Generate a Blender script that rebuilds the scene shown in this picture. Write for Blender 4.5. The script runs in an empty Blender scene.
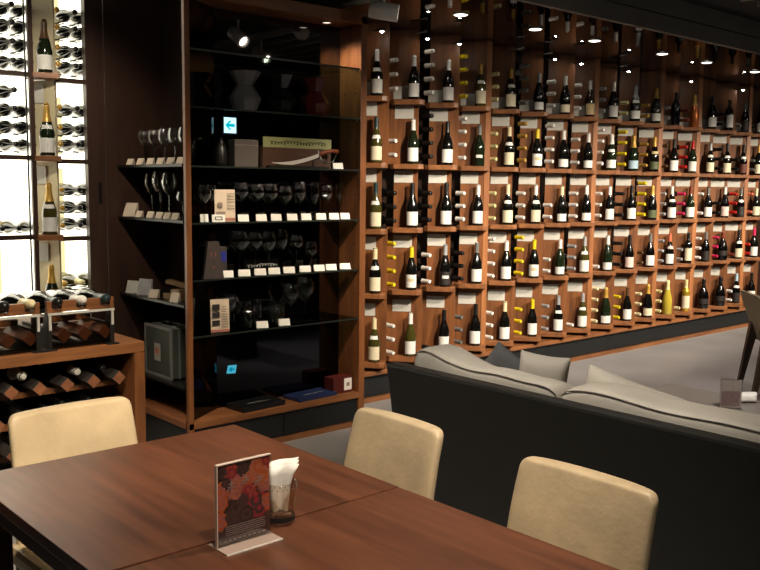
import bpy, bmesh, math, random
from mathutils import Vector, Matrix
random.seed(7)
S = bpy.context.scene
COL = S.collection
PI = math.pi

# ------------------------------------------------------------------ camera
F_PX, YAW, PITCH, ROLL = 896.85, .7275244, .1109039, .0107510
CAM_H = 1.5
cy, sy, cp, sp = math.cos(YAW), math.sin(YAW), math.cos(PITCH), math.sin(PITCH)
fw = Vector((sy*cp, cy*cp, -sp)); rt = Vector((cy, -sy, 0)); up = rt.cross(fw)
c_, s_ = math.cos(ROLL), math.sin(ROLL)
rt, up = c_*rt + s_*up, -s_*rt + c_*up
cam = bpy.data.cameras.new('camera'); cam.sensor_width = 36; cam.lens = F_PX/760*36
cam.clip_start = .02; cam.clip_end = 60
camo = bpy.data.objects.new('camera', cam); COL.objects.link(camo)
M = Matrix((rt, up, -fw)).transposed().to_4x4(); M.translation = (0, 0, CAM_H)
camo.matrix_world = M
S.camera = camo
S.view_settings.view_transform = 'Standard'; S.view_settings.look = 'None'
S.view_settings.gamma = 1; S.view_settings.exposure = 0.0
S.view_settings.use_curve_mapping = False
S.cycles.max_bounces = 8; S.cycles.transparent_max_bounces = 24
S.cycles.caustics_reflective = False; S.cycles.caustics_refractive = False
S.cycles.sample_clamp_indirect = 4

# ------------------------------------------------------------------ materials
MATS = {}
def lin(c):
    return tuple(((v/255)/12.92 if v/255 <= .04045 else ((v/255+.055)/1.055)**2.4) for v in c)
def base(name):
    m = bpy.data.materials.new(name); m.use_nodes = True
    return m, m.node_tree.nodes, m.node_tree.links, m.node_tree.nodes['Principled BSDF']
def mat(name, rgb, rough=.5, metal=0., var=.0, scale=8., spec=.5, bump=0., bscale=80., coat=0.):
    if name in MATS: return MATS[name]
    m, N, L, P = base(name)
    c = lin(rgb)
    P.inputs['Base Color'].default_value = (*c, 1); P.inputs['Roughness'].default_value = rough
    P.inputs['Metallic'].default_value = metal; P.inputs['Specular IOR Level'].default_value = spec
    P.inputs['Coat Weight'].default_value = coat
    tc = N.new('ShaderNodeTexCoord')
    if var:
        no = N.new('ShaderNodeTexNoise'); no.inputs['Scale'].default_value = scale; no.inputs['Detail'].default_value = 4
        L.new(tc.outputs['Object'], no.inputs['Vector'])
        r = N.new('ShaderNodeValToRGB'); r.color_ramp.elements[0].position = .3; r.color_ramp.elements[1].position = .7
        r.color_ramp.elements[0].color = (*[v*(1-var) for v in c], 1); r.color_ramp.elements[1].color = (*[min(1, v*(1+var)) for v in c], 1)
        L.new(no.outputs['Fac'], r.inputs['Fac']); L.new(r.outputs['Color'], P.inputs['Base Color'])
    if bump:
        nb = N.new('ShaderNodeTexNoise'); nb.inputs['Scale'].default_value = bscale; nb.inputs['Detail'].default_value = 3
        L.new(tc.outputs['Object'], nb.inputs['Vector'])
        b = N.new('ShaderNodeBump'); b.inputs['Strength'].default_value = bump; b.inputs['Distance'].default_value = .004
        L.new(nb.outputs['Fac'], b.inputs['Height']); L.new(b.outputs['Normal'], P.inputs['Normal'])
    MATS[name] = m; return m
def wood(name, dark, light, scale=(1.2, 14, 14), rough=.4, coat=0., planks=None):
    """grain stretched along the axis with the small scale value; planks=(axis, width) adds board-to-board tone changes"""
    if name in MATS: return MATS[name]
    m, N, L, P = base(name)
    tc = N.new('ShaderNodeTexCoord'); mp = N.new('ShaderNodeMapping'); mp.inputs['Scale'].default_value = scale
    L.new(tc.outputs['Object'], mp.inputs['Vector'])
    n1 = N.new('ShaderNodeTexNoise'); n1.inputs['Scale'].default_value = 2.2; n1.inputs['Detail'].default_value = 7; n1.inputs['Roughness'].default_value = .62; n1.inputs['Distortion'].default_value = .5
    L.new(mp.outputs['Vector'], n1.inputs['Vector'])
    r = N.new('ShaderNodeValToRGB'); r.color_ramp.elements[0].position = .28; r.color_ramp.elements[1].position = .72
    r.color_ramp.elements[0].color = (*lin(dark), 1); r.color_ramp.elements[1].color = (*lin(light), 1)
    L.new(n1.outputs['Fac'], r.inputs['Fac'])
    out = r.outputs['Color']
    if planks:
        ax, w = planks
        sx = N.new('ShaderNodeSeparateXYZ'); L.new(tc.outputs['Object'], sx.inputs['Vector'])
        dv = N.new('ShaderNodeMath'); dv.operation = 'DIVIDE'; dv.inputs[1].default_value = w; L.new(sx.outputs[ax], dv.inputs[0])
        fl = N.new('ShaderNodeMath'); fl.operation = 'FLOOR'; L.new(dv.outputs[0], fl.inputs[0])
        wn = N.new('ShaderNodeTexWhiteNoise'); wn.noise_dimensions = '1D'; L.new(fl.outputs[0], wn.inputs['W'])
        mr = N.new('ShaderNodeMapRange'); mr.inputs['To Min'].default_value = .78; mr.inputs['To Max'].default_value = 1.12
        L.new(wn.outputs['Value'], mr.inputs['Value'])
        mx = N.new('ShaderNodeVectorMath'); mx.operation = 'SCALE'; L.new(out, mx.inputs[0]); L.new(mr.outputs[0], mx.inputs['Scale'])
        out = mx.outputs[0]
    L.new(out, P.inputs['Base Color'])
    P.inputs['Roughness'].default_value = rough; P.inputs['Coat Weight'].default_value = coat; P.inputs['Coat Roughness'].default_value = .25
    MATS[name] = m; return m
def emit(name, rgb, st):
    if name in MATS: return MATS[name]
    m, N, L, P = base(name); N.remove(P)
    e = N.new('ShaderNodeEmission'); e.inputs['Color'].default_value = (*lin(rgb), 1); e.inputs['Strength'].default_value = st
    L.new(e.outputs[0], N['Material Output'].inputs['Surface']); MATS[name] = m; return m
def clear(name, tint=(235, 245, 240), gl=1.0, rough=.03, base_t=.06, blend=.25):
    if name in MATS: return MATS[name]
    m, N, L, P = base(name); N.remove(P)
    t = N.new('ShaderNodeBsdfTransparent'); t.inputs['Color'].default_value = (*lin(tint), 1)
    g = N.new('ShaderNodeBsdfGlossy'); g.inputs['Roughness'].default_value = rough
    lw = N.new('ShaderNodeLayerWeight'); lw.inputs['Blend'].default_value = blend
    mu = N.new('ShaderNodeMath'); mu.operation = 'MULTIPLY_ADD'; mu.inputs[1].default_value = gl; mu.inputs[2].default_value = base_t; mu.use_clamp = True
    L.new(lw.outputs['Facing'], mu.inputs[0])
    mx = N.new('ShaderNodeMixShader'); L.new(mu.outputs[0], mx.inputs['Fac']); L.new(t.outputs[0], mx.inputs[1]); L.new(g.outputs[0], mx.inputs[2])
    L.new(mx.outputs[0], N['Material Output'].inputs['Surface']); MATS[name] = m; return m
def frosted(name, rgb, fac):
    if name in MATS: return MATS[name]
    m, N, L, P = base(name)
    P.inputs['Base Color'].default_value = (*lin(rgb), 1); P.inputs['Roughness'].default_value = .2; P.inputs['Alpha'].default_value = fac
    MATS[name] = m; return m
def mirror(name, rgb, rough=.01):
    return mat(name, rgb, rough, 1.0)

WALNUT = wood('walnut_boards', (92, 56, 32), (152, 95, 54), (7, 7, .9), .42)
WALNUT_H = wood('walnut_horizontal', (104, 65, 39), (162, 106, 64), (1.0, 9, 12), .4)
WALNUT_Y = wood('walnut_along', (118, 72, 46), (172, 112, 74), (10, 1.0, 12), .4)
DARKWOOD = wood('dark_wood_panel', (50, 34, 27), (70, 47, 37), (9, 9, .8), .45)
TABLEWOOD = wood('table_wood', (68, 38, 25), (108, 64, 42), (16, 1.0, 16), .36, .10, planks=('X', .115))
TABLEWOOD_EDGE = wood('table_edge_wood', (58, 32, 20), (80, 46, 30), (16, 1.0, 16), .4)
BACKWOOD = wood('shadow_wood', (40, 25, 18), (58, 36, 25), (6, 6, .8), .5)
BLACKP = mat('black_drawer_front', (27, 29, 31), .45, var=.1, scale=6)
BLACKGLASS = mirror('smoked_mirror', (118, 116, 118), .02)
SOFFITM = mirror('dark_mirror_ceiling', (142, 132, 126), .03)
BLACK = mat('black_matt', (16, 16, 16), .6, var=.15)
BLACKSATIN = mat('black_satin', (22, 21, 20), .35, var=.1)
CEIL = mat('dark_ceiling_paint', (40, 39, 38), .8, var=.12, scale=3)
CEILGREY = mat('dark_grey_fascia', (104, 101, 96), .7, var=.1, scale=3)
SLAT = mat('grey_ceiling_slat', (150, 146, 140), .6, var=.1)
PAINT = mat('dark_wall_paint', (46, 42, 40), .8, var=.12, scale=2)
LEATHER = mat('cream_leather', (198, 177, 144), .42, var=.15, scale=9, bump=.25, bscale=60)
SOFABACK = mat('black_leather', (32, 32, 29), .5, var=.12, scale=14, bump=.15, bscale=200)
CUSH = mat('beige_leather_cushion', (205, 197, 183), .5, var=.1, scale=5, bump=.3, bscale=14)
CUSHLIGHT = mat('pale_cushion', (190, 182, 170), .7, var=.07, scale=6, bump=.3, bscale=16)
CUSHGREY = mat('grey_cushion', (104, 104, 104), .8, var=.1, scale=10, bump=.2, bscale=90)
PIPING = mat('dark_piping', (140, 130, 118), .6, var=.1)
CONC = mat('polished_concrete', (150, 149, 150), .38, var=.16, scale=1.6)
WHITE = mat('white_card', (238, 236, 230), .6, var=.03)
CREAMCARD = mat('cream_card', (224, 206, 184), .6, var=.05)
GREYCARD = mat('laminated_card', (206, 204, 196), .28, var=.06, scale=20)
STEEL = mat('brushed_steel', (200, 200, 200), .28, 1., var=.05)
GREYMETAL = mat('grey_metal', (222, 220, 214), .5, .1, var=.06)
DARKMETAL = mat('dark_metal', (60, 58, 56), .4, .7, var=.1)
LEGWOOD = wood('dark_leg_wood', (52, 38, 26), (78, 58, 40), (14, 14, 1), .45)
GLASS = clear('wine_glass_clear', (236, 240, 238), 2.2, .04, .06, .14)
SHELFGLASS = clear('shelf_glass', (190, 204, 196), .4, .02, .02)
ACRYLIC = clear('clear_acrylic', (240, 240, 238), .5, .04, .05)
SMOKE = clear('smoked_acrylic', (214, 208, 204), .15, .05, .015)
GLASSEDGE = mat('glass_edge', (34, 40, 36), .3, var=.05)

# ------------------------------------------------------------------ mesh builder
class MB:
    def __init__(s): s.v = []; s.f = []; s.mi = []; s.sm = []
    def add(s, vs, fs, mi=0, smooth=False):
        o = len(s.v); s.v += [tuple(v) for v in vs]
        for f in fs: s.f.append([i+o for i in f]); s.mi.append(mi); s.sm.append(smooth)
        return s
    def box(s, x0, x1, y0, y1, z0, z1, mi=0, T=None):
        vs = [Vector((x, y, z)) for x in (x0, x1) for y in (y0, y1) for z in (z0, z1)]
        if T is not None: vs = [T @ v for v in vs]
        return s.add(vs, [(0, 1, 3, 2), (4, 6, 7, 5), (0, 4, 5, 1), (2, 3, 7, 6), (0, 2, 6, 4), (1, 5, 7, 3)], mi)
    def prism(s, pts, z0, z1, mi=0, T=None, caps=None):
        n = len(pts); vs = [Vector((p[0], p[1], z0)) for p in pts] + [Vector((p[0], p[1], z1)) for p in pts]
        if T is not None: vs = [T @ v for v in vs]
        s.add(vs, [(i, (i+1) % n, n+(i+1) % n, n+i) for i in range(n)], mi)
        return s.add(vs, [tuple(range(n))[::-1], tuple(range(n, 2*n))], mi if caps is None else caps)
    def lathe(s, prof, n=20, mi=0, T=None, a0=0., a1=2*PI, smooth=True):
        full = abs(a1-a0-2*PI) < 1e-6; cols = n if full else n+1
        vs = []
        for r, z in prof:
            for i in range(cols):
                a = a0+(a1-a0)*i/n; vs.append(Vector((r*math.cos(a), r*math.sin(a), z)))
        if T is not None: vs = [T @ v for v in vs]
        fs = []
        for j in range(len(prof)-1):
            for i in range(n):
                i2 = (i+1) % cols
                fs.append((j*cols+i, j*cols+i2, (j+1)*cols+i2, (j+1)*cols+i))
        return s.add(vs, fs, mi, smooth)
    def tube(s, pts, r, n=8, mi=0, close=True):
        pts = [Vector(p) for p in pts]; vs = []
        rr = r if isinstance(r, (list, tuple)) else [r]*len(pts)
        for k, p in enumerate(pts):
            t = (pts[min(k+1, len(pts)-1)]-pts[max(k-1, 0)]).normalized()
            a = t.cross(Vector((0, 0, 1)) if abs(t.z) < .95 else Vector((1, 0, 0))).normalized(); b = t.cross(a)
            for i in range(n):
                g = 2*PI*i/n; vs.append(p+(a*math.cos(g)+b*math.sin(g))*rr[k])
        fs = [(k*n+i, k*n+(i+1) % n, (k+1)*n+(i+1) % n, (k+1)*n+i) for k in range(len(pts)-1) for i in range(n)]
        s.add(vs, fs, mi, True)
        if close:
            s.add(vs[:n], [tuple(range(n))], mi); s.add(vs[-n:], [tuple(range(n))[::-1]], mi)
        return s
    def mesh(s, name, mats, bevel=0., weld=True):
        me = bpy.data.meshes.new(name); me.from_pydata(s.v, [], s.f)
        for m in (mats if isinstance(mats, (list, tuple)) else [mats]): me.materials.append(m)
        for p, i, sm in zip(me.polygons, s.mi, s.sm): p.material_index = i; p.use_smooth = sm
        bm = bmesh.new(); bm.from_mesh(me)
        bmesh.ops.remove_doubles(bm, verts=bm.verts, dist=1e-6)
        bmesh.ops.recalc_face_normals(bm, faces=bm.faces)
        if bevel:
            es = [e for e in bm.edges if len(e.link_faces) == 2 and e.calc_face_angle(0) > .6]
            bmesh.ops.bevel(bm, geom=es, offset=bevel, segments=2, affect='EDGES', profile=.6)
        bm.to_mesh(me); bm.free(); return me
def put(name, me, parent=None, loc=(0, 0, 0), rot=(0, 0, 0)):
    o = bpy.data.objects.new(name, me); COL.objects.link(o)
    o.location = loc; o.rotation_euler = rot
    if parent: o.parent = parent
    return o
def obj(name, mb, mats, parent=None, bevel=0., loc=(0, 0, 0), rot=(0, 0, 0)):
    return put(name, mb.mesh(name, mats, bevel), parent, loc, rot)
def tag(o, label, cat, group=None):
    n = len(label.replace(',', ' ').split())
    if not 4 <= n <= 16: print('LABELLEN', n, label)
    o['label'] = label; o['category'] = cat
    if group: o['group'] = group
    return o
def thing(name, label, cat, loc=(0, 0, 0), rot=(0, 0, 0), group=None):
    return tag(put(name, None, None, loc, rot), label, cat, group)
def struct(name, mb, mats, bevel=0.):
    o = obj(name, mb, mats, None, bevel); o['kind'] = 'structure'; return o
def subsurf(o, lv=2):
    m = o.modifiers.new('smooth', 'SUBSURF'); m.levels = lv; m.render_levels = lv
    for p in o.data.polygons: p.use_smooth = True
    return o
def rotz(a, loc=(0, 0, 0)): return Matrix.Translation(loc) @ Matrix.Rotation(a, 4, 'Z')
ORD = ['first', 'second', 'third', 'fourth', 'fifth', 'sixth', 'seventh', 'eighth', 'ninth', 'tenth', 'eleventh', 'twelfth', 'thirteenth', 'fourteenth', 'fifteenth', 'sixteenth', 'seventeenth', 'eighteenth', 'nineteenth', 'twentieth', 'twenty-first', 'twenty-second']

# ------------------------------------------------------------------ room shell
struct('floor', MB().box(-2, 11, -2.2, 5.5, -.1, 0), CONC)
struct('ceiling', MB().box(-2, 11, -2.2, 5.5, 2.83, 2.93), CEIL)
struct('wall_back', MB().box(-2, 11, 5.4, 5.5, 0, 2.83), PAINT)
struct('wall_front', MB().box(-2, 11, -2.3, -2.2, 0, 2.83), PAINT)
struct('wall_left', MB().box(-2.1, -2, -2.2, 5.5, 0, 2.83), PAINT)
struct('wall_right', MB().box(11, 11.1, -2.2, 5.5, 0, 2.83), PAINT)
struct('trim_1', MB().box(3.62, 11, 3.54, 4.87, 2.588, 2.62), SOFFITM)          # mirrored soffit
fm = MB().box(3.62, 11, 3.5, 3.54, 2.588, 2.70).box(3.62, 11, 3.5, 3.54, 2.708, 2.83).box(3.62, 11, 3.52, 3.54, 2.69, 2.72)
struct('trim_2', fm, CEILGREY)
sl = MB()
for i in range(26):
    x = 4.6+.24*i; sl.box(x, x+.03, -2, 3.1, 2.78, 2.83)
struct('trim_3', sl, SLAT)

# ------------------------------------------------------------------ bottles
PROF = {
 'burgundy': [(0, .004), (.036, 0), (.0405, .006), (.041, .128), (.0385, .152), (.029, .183), (.019, .211), (.0148, .234), (.0142, .285), (.0156, .286), (.0156, .298), (.012, .301), (0, .301)],
 'bordeaux': [(0, .004), (.034, 0), (.0378, .005), (.0378, .183), (.034, .201), (.024, .216), (.0165, .228), (.0142, .242), (.0142, .288), (.0152, .289), (.0152, .300), (0, .300)],
 'champagne': [(0, .004), (.04, 0), (.0445, .006), (.0445, .122), (.042, .148), (.034, .18), (.0245, .211), (.018, .241), (.0158, .268), (.0175, .288), (.016, .303), (.009, .312), (0, .313)],
 'decanter': [(0, .004), (.044, 0), (.0515, .008), (.053, .07), (.052, .12), (.045, .16), (.030, .19), (.0185, .215), (.016, .26), (.0185, .275), (.015, .29), (0, .292)],
}
def rad(prof, z):
    for (r0, z0), (r1, z1) in zip(prof[1:], prof[2:]):
        if z0 <= z <= z1 and z1 > z0: return r0+(r1-r0)*(z-z0)/(z1-z0)
    return 0
def skin(prof, z0, z1, d=.0009, n=5):
    return [(rad(prof, z0+(z1-z0)*i/n)+d, z0+(z1-z0)*i/n) for i in range(n+1)]
MC = {}
def cached(key, fn):
    if key not in MC: MC[key] = fn()
    return MC[key]
GL = dict(dark=(13, 13, 12), green=(26, 36, 20), olive=(66, 62, 26), brown=(44, 26, 14), clear=(190, 170, 60), gold=(214, 178, 60), rose=(196, 110, 60), black=(8, 8, 9), navy=(16, 18, 30))
GLN = dict(dark='dark', green='dark green', olive='olive green', brown='brown', clear='pale yellow', gold='golden', rose='copper pink', black='black', navy='navy')
def glassmat(g): return mat('bottle_glass_'+g, GL[g], .1, var=.08, spec=.6, coat=.3) if g not in ('gold', 'rose') else mat('bottle_glass_'+g, GL[g], .25, .6, var=.1)
CAPS = dict(white=(232, 228, 222), cream=(226, 212, 170), yellow=(226, 198, 30), gold=(196, 154, 70), silver=(170, 170, 172), grey=(110, 108, 106), black=(20, 20, 20), teal=(30, 52, 54), red=(190, 34, 26), salmon=(226, 120, 90), pink=(208, 40, 90), rust=(120, 48, 30), brown=(88, 60, 34), pale=(216, 208, 150), blue=(170, 200, 214), lilac=(92, 66, 96))
def capmat(c): return mat('capsule_'+c, CAPS[c], .38, .25 if c in ('gold', 'silver') else 0, var=.06)
LABS = dict(white=(236, 234, 228), cream=(226, 216, 186), tan=(208, 186, 140), blue=(176, 204, 220), green=(84, 92, 60), dark=(40, 34, 32), rust=(96, 48, 36), pinkish=(226, 200, 192))
def labmat(c): return mat('paper_label_'+c, LABS[c], .6, var=.04, scale=40)
def body_mesh(shape, g): return cached(('b', shape, g), lambda: MB().lathe(PROF[shape], 20).mesh('wine_bottle', glassmat(g)))
def cap_mesh(shape, c, long=False):
    def f():
        p = PROF[shape]; top = p[-1][1]; z0 = {'champagne': .20 if long else .225, 'decanter': .225}.get(shape, .226)
        pr = skin(p, z0, p[-2][1]-1e-4, .0012, 9); pr += [(p[-2][0], top+.0012), (0, top+.0014)]
        return MB().lathe(pr, 16).mesh('capsule', capmat(c))
    return cached(('c', shape, c, long), f)
def label_mesh(shape, c, z0, z1, arc):
    def f():
        return MB().lathe(skin(PROF[shape], z0, z1, .0009, 4), 12, a0=-PI/2-arc/2, a1=-PI/2+arc/2).mesh('label', labmat(c))
    return cached(('l', shape, c, z0, z1, arc), f)
def bottle(label, loc, rot, shape='burgundy', glass='dark', cap=None, lab=None, neck=None, group=None, lz=(.035, .105), arc=2.3, long=False, script=None, scale=1.):
    o = tag(put('wine_bottle', body_mesh(shape, glass), None, loc, rot), label, 'wine bottle', group)
    if scale != 1.: o.scale = (scale,)*3
    if cap: put('capsule', cap_mesh(shape, cap, long), o)
    if lab:
        l = put('label', label_mesh(shape, lab, lz[0], lz[1], arc), o)
    if neck: put('neck_label', label_mesh(shape, neck, .158, .182, 1.7), o)
    if script: put('label', label_mesh(shape, script, .06, .082, 1.2), o)['label'] = 'yellow spot on the label' if script == 'tan' else 'pale script on the label'
    return o

# ------------------------------------------------------------------ wine wall
DX, DY = .639, -.769                      # along a board, towards its front right edge
NX, NY = -.769, -.639                     # out of a board's face
YF, YB = 4.59, 4.86
def edge(k): return 4.149+.345*k
ROWZ = [2.095, 1.650, 1.202, .759, .279]  # tops of the shelves, top row first
SHELF_T = [.035, .035, .035, .035, .038]
TOPZ = 2.586
NCOL = 17
ww = thing('wine_display_wall', 'long walnut wine display wall of angled boards under the mirrored ceiling', 'wine rack', (3.64, YF, 0))
def wpart(name, mb, mats, bevel=0.):
    me = mb.mesh(name, mats, bevel); me.transform(Matrix.Translation((-3.64, -YF, 0)))
    return put(name, me, ww)
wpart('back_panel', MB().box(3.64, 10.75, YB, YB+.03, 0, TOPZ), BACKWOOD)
wpart('ledge', MB().box(3.64, 10.75, YF, YB, .185, .215), WALNUT_H, .003)
wpart('plinth', MB().box(3.64, 10.75, YF+.03, YF+.06, .03, .185), BLACKP)
wpart('base_rail', MB().box(3.64, 10.75, YF, YF+.07, 0, .03), WALNUT_H)
SLOTS = {(0, 2), (1, 0), (1, 1), (1, 2), (2, 2), (2, 3), (1, 3), (4, 0), (4, 1), (4, 2), (5, 0), (5, 1), (8, 1), (8, 2), (9, 1), (9, 2), (6, 2), (6, 3), (8, 3), (11, 1), (11, 2), (13, 1), (14, 1), (13, 2), (15, 2), (14, 2)}
rs = random.Random(5)
for k in range(NCOL):
    for r in range(4):
        if k not in (3, 7, 10, 12) and rs.random() < .62 and not (r == 3 and k == 0): SLOTS.add((k, r))
def bpt(k, s, n=0.):                       # point on board k: s back from the front edge, n out of the face
    return (edge(k)-DX*s+NX*n, YF-DY*s+NY*n)
for k in range(-1, NCOL):
    b = MB()
    def piece(s0, s1, z0, z1):
        b.prism([bpt(k, s0), bpt(k, s1), bpt(k, s1, -.018), bpt(k, s0, -.018)], z0, z1)
    tops = [TOPZ]+[z-t for z, t in zip(ROWZ, SHELF_T)]
    zz = [TOPZ]+ROWZ[:-1]+[.215]
    for r in range(5):
        z1, z0 = zz[r], zz[r+1]
        back = .215 if (k-1, r) in SLOTS else .262
        if (k, r) in SLOTS: piece(.045, back, z0, z1)
        else: piece(0, back, z0, z1)
    wpart('board', b, WALNUT)
    if k in (3, 7, 10, 12, 15):
        wpart('post', MB().prism([bpt(k, -.004), bpt(k, .034, .004), bpt(k, .034, -.03), bpt(k, -.004, -.03)], .215, TOPZ), wood('lit_walnut_post', (140, 88, 52), (190, 126, 78), (7, 7, .9), .4))  # walnut lightened to carry the light on these front edges
    pg = MB()
    for r in range(5):
        for j in range(4):
            zc = ROWZ[r]+.055+.095*j
            for dx in (-.018, .018):
                x = edge(k)+.03+dx; pg.tube([(x, 4.68, zc-.046), (x, YB, zc-.046)], .005, 6)
    wpart('bottle_peg', pg, DARKMETAL)
    for r in range(5):
        L = .235 if r < 4 else .25
        wpart('shelf', MB().prism([bpt(k, .0, .0), bpt(k, L, .0), bpt(k, L, .075), bpt(k, L-.03, .1), bpt(k, .03, .102), bpt(k, 0, .085)], ROWZ[r]-SHELF_T[r], ROWZ[r]), WALNUT_H, .003)
for k in (1, 4, 5, 8):
    x = edge(k)-.1
    wpart('display_peg', MB().tube([(x, 4.64, 2.54), (x, 4.50, 2.545)], .005, 8).tube([(x, 4.50, 2.545), (x, 4.485, 2.546)], .009, 8), STEEL)

# standing bottles: (shape, glass, capsule, label, neck label, extras)
B, D, C, R = 'burgundy', 'bordeaux', 'champagne', 'decanter'
ST = {
 0: [(B,'dark','white','white','white'),(B,'dark','white','white',None),(B,'dark','white','white',None),(B,'olive','gold','cream','white'),(B,'dark','gold','cream','white'),(B,'dark','silver','white',None),(B,'dark','white','cream',None),(B,'brown','white','tan',None),(B,'dark','white','white',None),(C,'black','silver','white','white'),(C,'green','gold','white',None),(D,'navy','black',None,None),(C,'rose','gold',None,None),(B,'dark','black','white',None),(D,'dark','black','white',None),(B,'black','grey','dark',None),(B,'dark','black','white',None)],
 1: [(B,'olive','teal','cream','white'),(B,'green','white','white',None),(B,'dark','black','white',None),(B,'green','grey',None,None),(B,'dark','cream','cream','white'),(B,'dark','yellow','white',None),(B,'dark','white','white',None),(B,'dark','white','white',None),(C,'green','white','white','white'),(C,'green','gold','blue',None),(C,'dark','gold','green','tan'),(B,'dark','black','white',None),(B,'green','red','white',None),(B,'dark','silver','cream','white'),(B,'dark','black','cream','white'),(B,'black','black','rust','white'),(B,'dark','gold','cream',None)],
 2: [(B,'olive','teal','cream','white'),(B,'dark','black','white',None),(B,'dark','black','white',None),(B,'dark','white','white',None),(B,'dark','cream','cream','white'),(B,'dark','white','cream','white'),(B,'dark','cream','white',None),(B,'dark','white','white',None),(B,'dark','white','white',None),(B,'black','black','white',None),(C,'dark','gold','green',None),(B,'dark','white','white','white'),(B,'green','rust','white',None),(B,'black','grey','white',None),(B,'black','white','pinkish',None),(B,'black','grey','dark','white'),(B,'dark','cream','cream',None)],
 3: [(B,'dark','cream','cream','white'),(B,'dark','yellow','white',None),(B,'dark','silver','dark',None),(B,'dark','grey','white',None),(B,'dark','white','white',None),(B,'dark','yellow','white',None),(B,'green','white','white',None),(B,'olive','silver','white','white'),(B,'green','white','white',None),(B,'black','black','pinkish',None),(B,'black','grey','white',None),(B,'dark','salmon','white','pinkish'),(D,'dark','black','cream',None),(B,'black','grey','dark',None),(R,'black','rust','dark',None),(B,'black','black','cream','white'),(B,'dark','pink','white',None)],
 4: [(B,'olive','cream','cream','white'),(B,'olive','white','white',None),(B,'dark','black','white',None),(B,'dark','black','white',None),(B,'dark','cream','white',None),(B,'dark','yellow','white',None),(B,'dark','silver','white','white'),(B,'olive','silver','white','white'),(C,'green','gold','white',None),(B,'dark','brown','white',None),(C,'dark','gold','cream',None),(C,'clear','pale',None,None),(D,'gold','pale','cream',None),(R,'black','black','dark',None),(R,'black','black','dark',None),(B,'black','blue','dark','white'),(B,'dark','black','white',None)],
}
ROWN = ['top', 'second', 'third', 'fourth', 'bottom']
for r, row in ST.items():
    for k, (sh, g, cap, lab, nk) in enumerate(row):
        x, y = bpt(k, .075, .052)
        bits = f"{GLN[g]} {'champagne' if sh == C else 'wine'} bottle, {cap} capsule, " + (f"{lab} label, " if lab else '')
        lz = {B: (.018, .108), D: (.03, .15), C: (.022, .09), R: (.05, .1)}[sh]
        if (r, k) in ((0, 5), (0, 6), (1, 6), (1, 7), (2, 6), (2, 7), (3, 6), (4, 8), (3, 8)): lz = (.016, .075)
        scr = 'tan' if (r, k) in ((1, 5), (3, 1), (3, 5)) else ('white' if (r, k) in ((1, 3), (3, 2)) else None)
        o = bottle(f"{bits}{ROWN[r]} shelf, {ORD[k]} column from left", (x, y, ROWZ[r]), (0, 0, -math.radians(46+random.uniform(-8, 8))),
               sh, g, cap, lab, nk, 'bottles standing on the display wall', lz, 2.2, k % 3 == 0, None if lab and scr == 'white' and lab != 'dark' else scr,
               scale=random.uniform(1.01, 1.07))

# lying bottles, necks poking out past the board edges: colour, levels (0 lowest)
LY = {
 0: [('white',(0,1,2)),('white',(0,1,2,3)),('yellow',(0,1,2,3)),('pale',(0,1,2)),('grey',(0,1,2,3)),('white',(0,1,2)),('white',(0,1,2)),('silver',(0,1,2)),('pale',(0,1)),('gold',(0,1)),('silver',(0,1)),('rust',(0,1)),None,('black',(0,1)),('grey',(0,)),('black',(0,)),None],
 1: [('white',(0,1)),('black',(0,1,2,3)),('white',(0,1,2,3)),('pale',(0,1,2)),('gold',(0,1,2,3)),('white',(0,1,2,3)),('white',(0,1,2)),('white',(0,1,2,3)),('yellow',(0,1,2,3)),('gold',(0,1,2)),('brown',(0,1,2)),('red',(0,1,2)),None,('black',(0,1,2)),('black',(0,1)),('grey',(0,1)),None],
 2: [('black',(0,1,2)),('black',(0,1,2)),('white',(0,1,2)),('pale',(0,1,2)),('white',(0,1,2)),('white',(0,1)),('white',(0,1,2)),('white',(0,1,2)),('black',(0,1,2)),('yellow',(0,1,2,3)),('silver',(0,1,2)),('pink',(0,1,2)),('white',(0,2)),('black',(0,1)),('red',(0,1,2)),('salmon',(0,2)),None],
 3: [('yellow',(0,1,2,3)),('white',(0,1,2)),('black',(0,1,2)),('white',(0,1,2,3)),('yellow',(0,1,2,3)),('white',(0,1)),('silver',(0,1,2)),('white',(0,)),('black',(0,1,2)),('brown',(0,1)),('silver',(0,1,2)),('silver',(0,1)),('white',(0,1,2)),('pink',(0,1,2)),('rust',(0,)),('red',(0,1)),None],
 4: [('white',(0,1,2)),('black',(0,)),('grey',(0,1,2)),('white',(0,1,2)),('yellow',(0,1,2)),('silver',(0,1,2)),('white',(0,)),('cream',(0,1,2,3)),('yellow',(0,1,2)),('cream',(0,1,2)),('pale',(0,1,2)),('cream',(0,)),None,None,('white',(0,1)),('white',(0,)),None],
}
LEV = ['lowest', 'second lowest', 'third', 'topmost']
for r, row in LY.items():
    for k, e in enumerate(row):
        if not e: continue
        for n in e[1]:
            z = ROWZ[r]+.055+.095*n
            bottle(f"lying bottle, {e[0]} neck capsule, {ROWN[r]} tier, {ORD[k]} board edge from left, {LEV[n]} of stack",
                   (edge(k)+.03, 4.845, z), (PI/2, 0, 0), B, 'dark', e[0], None, None, 'bottles lying behind the boards')
for n in (0, 1, 2):
    bottle(f"lying bottle with yellow capsule at cabinet's right edge, {LEV[n]} of three", (edge(-1)+.03, 4.845, ROWZ[0]+.055+.095*n), (PI/2, 0, 0), B, 'dark', 'yellow', None, None, 'bottles lying behind the boards')

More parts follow.
